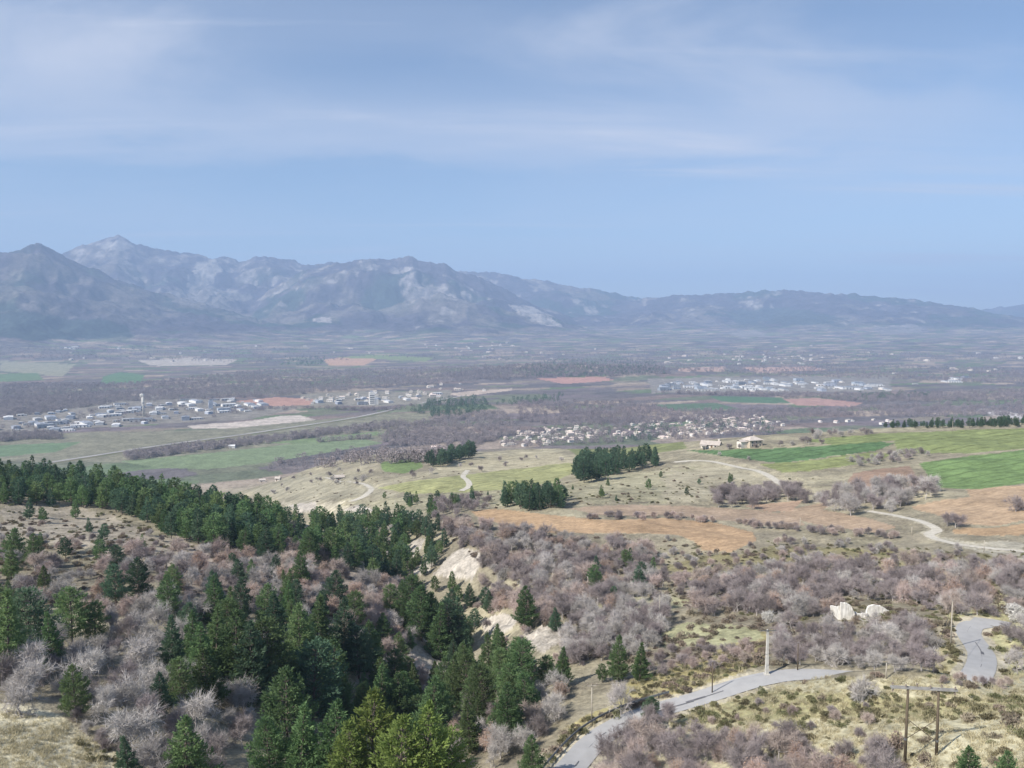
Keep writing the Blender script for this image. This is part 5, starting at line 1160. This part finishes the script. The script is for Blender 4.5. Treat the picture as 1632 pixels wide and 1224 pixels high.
def settle(name, cat, meshes, polys, spacing, sc, labels, align):
    """labels: one per mesh variant, so that the look of each building fits its label"""
    for poly, n, d0, d1, lab, grp in polys:
        for c in fill(poly, n, spacing, d0, d1, G_H, 0, True, 30):
            i = random.randrange(len(meshes)); s = random.uniform(*sc)
            o = obj(name, meshes[i], None, (c[0], c[1], c[2]+ZC), random.choice((0, math.pi/2))+align+random.gauss(0, .15), s)
            tag(o, labels[i]+' '+lab, cat, grp+': '+labels[i])
HL = ['white walled house with clay tile roof', 'long cream bungalow with clay tile roof', 'tall white house with pale roof', 'low white house with pale roof', 'large cream house with clay tile roof', 'cream house with pale roof']
settle('house', 'house', HOUSES, [
  ([(790,708),(810,696),(850,684),(910,681),(950,684),(960,694),(900,707),(820,714)], 70, 1100, 2400, 'in the nearer village above the meadow', 'houses of the nearer village'),
  ([(955,694),(990,680),(1040,670),(1100,663),(1180,661),(1250,664),(1250,680),(1180,690),(1060,699),(1000,700)], 125, 1100, 2600, 'in the larger village behind the farmhouses', 'houses of the larger village'),
  ([(1290,672),(1420,668),(1440,676),(1300,680)], 8, 900, 2600, 'by the trees at the plateau edge', 'houses at the plateau edge')], 13, (.6, .95), HL, .3)
settle('house', 'house', HOUSES, [
  ([(660,548),(790,545),(860,552),(780,562),(690,560)], 20, 3200, 9000, 'in the hamlet at the mountain foot', 'houses of the mountain hamlet'),
  ([(1140,565),(1300,566),(1340,575),(1150,575)], 26, 3000, 9000, 'in the far hamlet behind the business park', 'houses of the far hamlet'),
  ([(1390,590),(1632,585),(1632,600),(1400,600)], 12, 2500, 6000, 'scattered on the far plain', 'houses on the far plain'),
  ([(480,632),(560,628),(700,622),(720,634),(600,644),(490,644)], 36, 1600, 4000, 'around the white tower block', 'houses around the tower block'),
  ([(650,618),(720,612),(800,612),(780,628)], 8, 1800, 4000, 'near the pine knoll', 'houses by the pine knoll')], 22, (1.0, 1.5), HL, .1)
settle('farmstead', 'house', HOUSES, [([(0,546),(600,548),(1632,548),(1632,582),(1100,584),(600,566),(0,590)], 55, 3000, 9000, 'alone on the far valley plain', 'farmsteads on the far valley plain')], 60, (1.3, 2.0), HL, .1)
WL = ['long pale warehouse with white roof', 'pale warehouse with white roof', 'very long pale warehouse with grey roof', 'blue grey plant hall with white roof', 'blue grey plant hall with grey roof', 'small cream workshop with white roof']
settle('warehouse', 'warehouse', WARES, [
  ([(-20,688),(0,672),(60,660),(140,650),(240,640),(330,636),(410,638),(430,652),(330,668),(200,678),(100,688)], 125, 1500, 3200, 'in the riverside factory estate', 'factory estate buildings'),
  ([(480,640),(560,634),(640,632),(700,628),(660,642),(560,648)], 14, 1600, 3500, 'beside the white tower block', 'workshops by the tower block')], 13, (.4, .85), WL, .55)
settle('warehouse', 'warehouse', WARES, [
  ([(1035,622),(1080,610),(1180,604),(1300,606),(1400,612),(1415,622),(1300,624),(1150,625)], 95, 1900, 4600, 'in the business park on the far plain', 'business park buildings'),
  ([(1420,606),(1540,602),(1540,612),(1440,614)], 6, 2200, 5200, 'standing alone on the far plain', 'lone sheds on the plain'),
  ([(80,553),(130,550),(130,557),(85,558)], 5, 4000, 9000, 'at the foot of the left mountain', 'sheds at the mountain foot')], 22, (.5, 1.0), WL, .1)
# landmark buildings of the valley
x, y, z, D = foot(593, 645, 1500, 4000); k = D/F
tb = tag(empty('tower_block', x, y, z, .3), 'white tower block with lower annex rising over the valley houses', 'tower')
part('tower', MB().box((0, 0, 9.5*k), (9*k, 7*k, 21*k)), M_WHITE, tb); part('annex', MB().box((7*k, 0, 4*k), (5.6*k, 6*k, 10*k)), M_WHITE, tb); part('headhouse', MB().box((-k, 0, 21*k), (4*k, 3*k, 2.5*k)), M_GREYS, tb)
for zz in range(3, 18, 3):
    part('window', MB().box((0, -3.5*k-.1, zz*k), (7*k, .3, 1.0*k)), M_GLASS, tb)
x, y, z, D = foot(229, 664, 1500, 4000); k = D/F
st = tag(empty('chimney_stack', x, y, z), 'tall thin pale chimney stack in the riverside factory estate', 'chimney')
part('shaft', MB().tube((0, 0, -1), (0, 0, 31*k), 1.5*k, .8*k, 12), M_CONC, st, True); part('rim', MB().tube((0, 0, 30*k), (0, 0, 32*k), 1.2*k, 1.2*k, 12), M_CONC, st, True); part('platform', MB().tube((0, 0, 20*k), (0, 0, 20.6*k), 1.9*k, 1.9*k, 12), M_STEEL, st)
x, y, z, D = foot(336, 652, 1500, 4000); k = D/F
dt = tag(empty('plant_tower', x, y, z, .4), 'dark blue grey plant tower in the riverside factory estate', 'tower')
part('tower', MB().box((0, 0, 6*k), (6*k, 6*k, 14*k)), M_CLADG, dt); part('headhouse', MB().box((0, 0, 14*k), (3*k, 3*k, 2.4*k)), M_GREYS, dt); part('ladder', MB().box((3.05*k, 0, 6*k), (.3, 1.2, 13*k)), M_STEEL, dt)
x, y, z, D = foot(227, 650, 1500, 4000); k = D/F
wt = tag(empty('water_tower', x, y, z), 'round topped pale water tower behind the factory chimney', 'tower')
part('stem', MB().tube((0, 0, -1), (0, 0, 16*k), 1.6*k, 1.2*k, 10), M_CONC, wt, True); part('tank', MB().tube((0, 0, 15.5*k), (0, 0, 18*k), 1.3*k, 3.4*k, 14).tube((0, 0, 18*k), (0, 0, 20*k), 3.4*k, 3.2*k, 14).tube((0, 0, 20*k), (0, 0, 21*k), 3.2*k, .8*k, 14), M_CONC, wt, True)
# ------------------------------------------------------------------ the air
HAZE_D = 9.5e-5
hb = MB(); hb.box((0, 5000, (-60+1720)/2), (46000, 40000, 1720+60))
hm = bpy.data.materials.new('haze_air'); hm.use_nodes = True; nt = hm.node_tree; nt.nodes.clear()
pv = nt.nodes.new('ShaderNodeVolumePrincipled'); pv.inputs['Color'].default_value = (.435, .60, .875, 1)
pv.inputs['Density'].default_value = HAZE_D; pv.inputs['Anisotropy'].default_value = 0.0
ho = nt.nodes.new('ShaderNodeOutputMaterial'); nt.links.new(pv.outputs[0], ho.inputs['Volume'])
hz = obj('haze', hb.mesh('haze', [hm])); kind(hz, 'stuff', 'thin bluish haze filling the valley air')
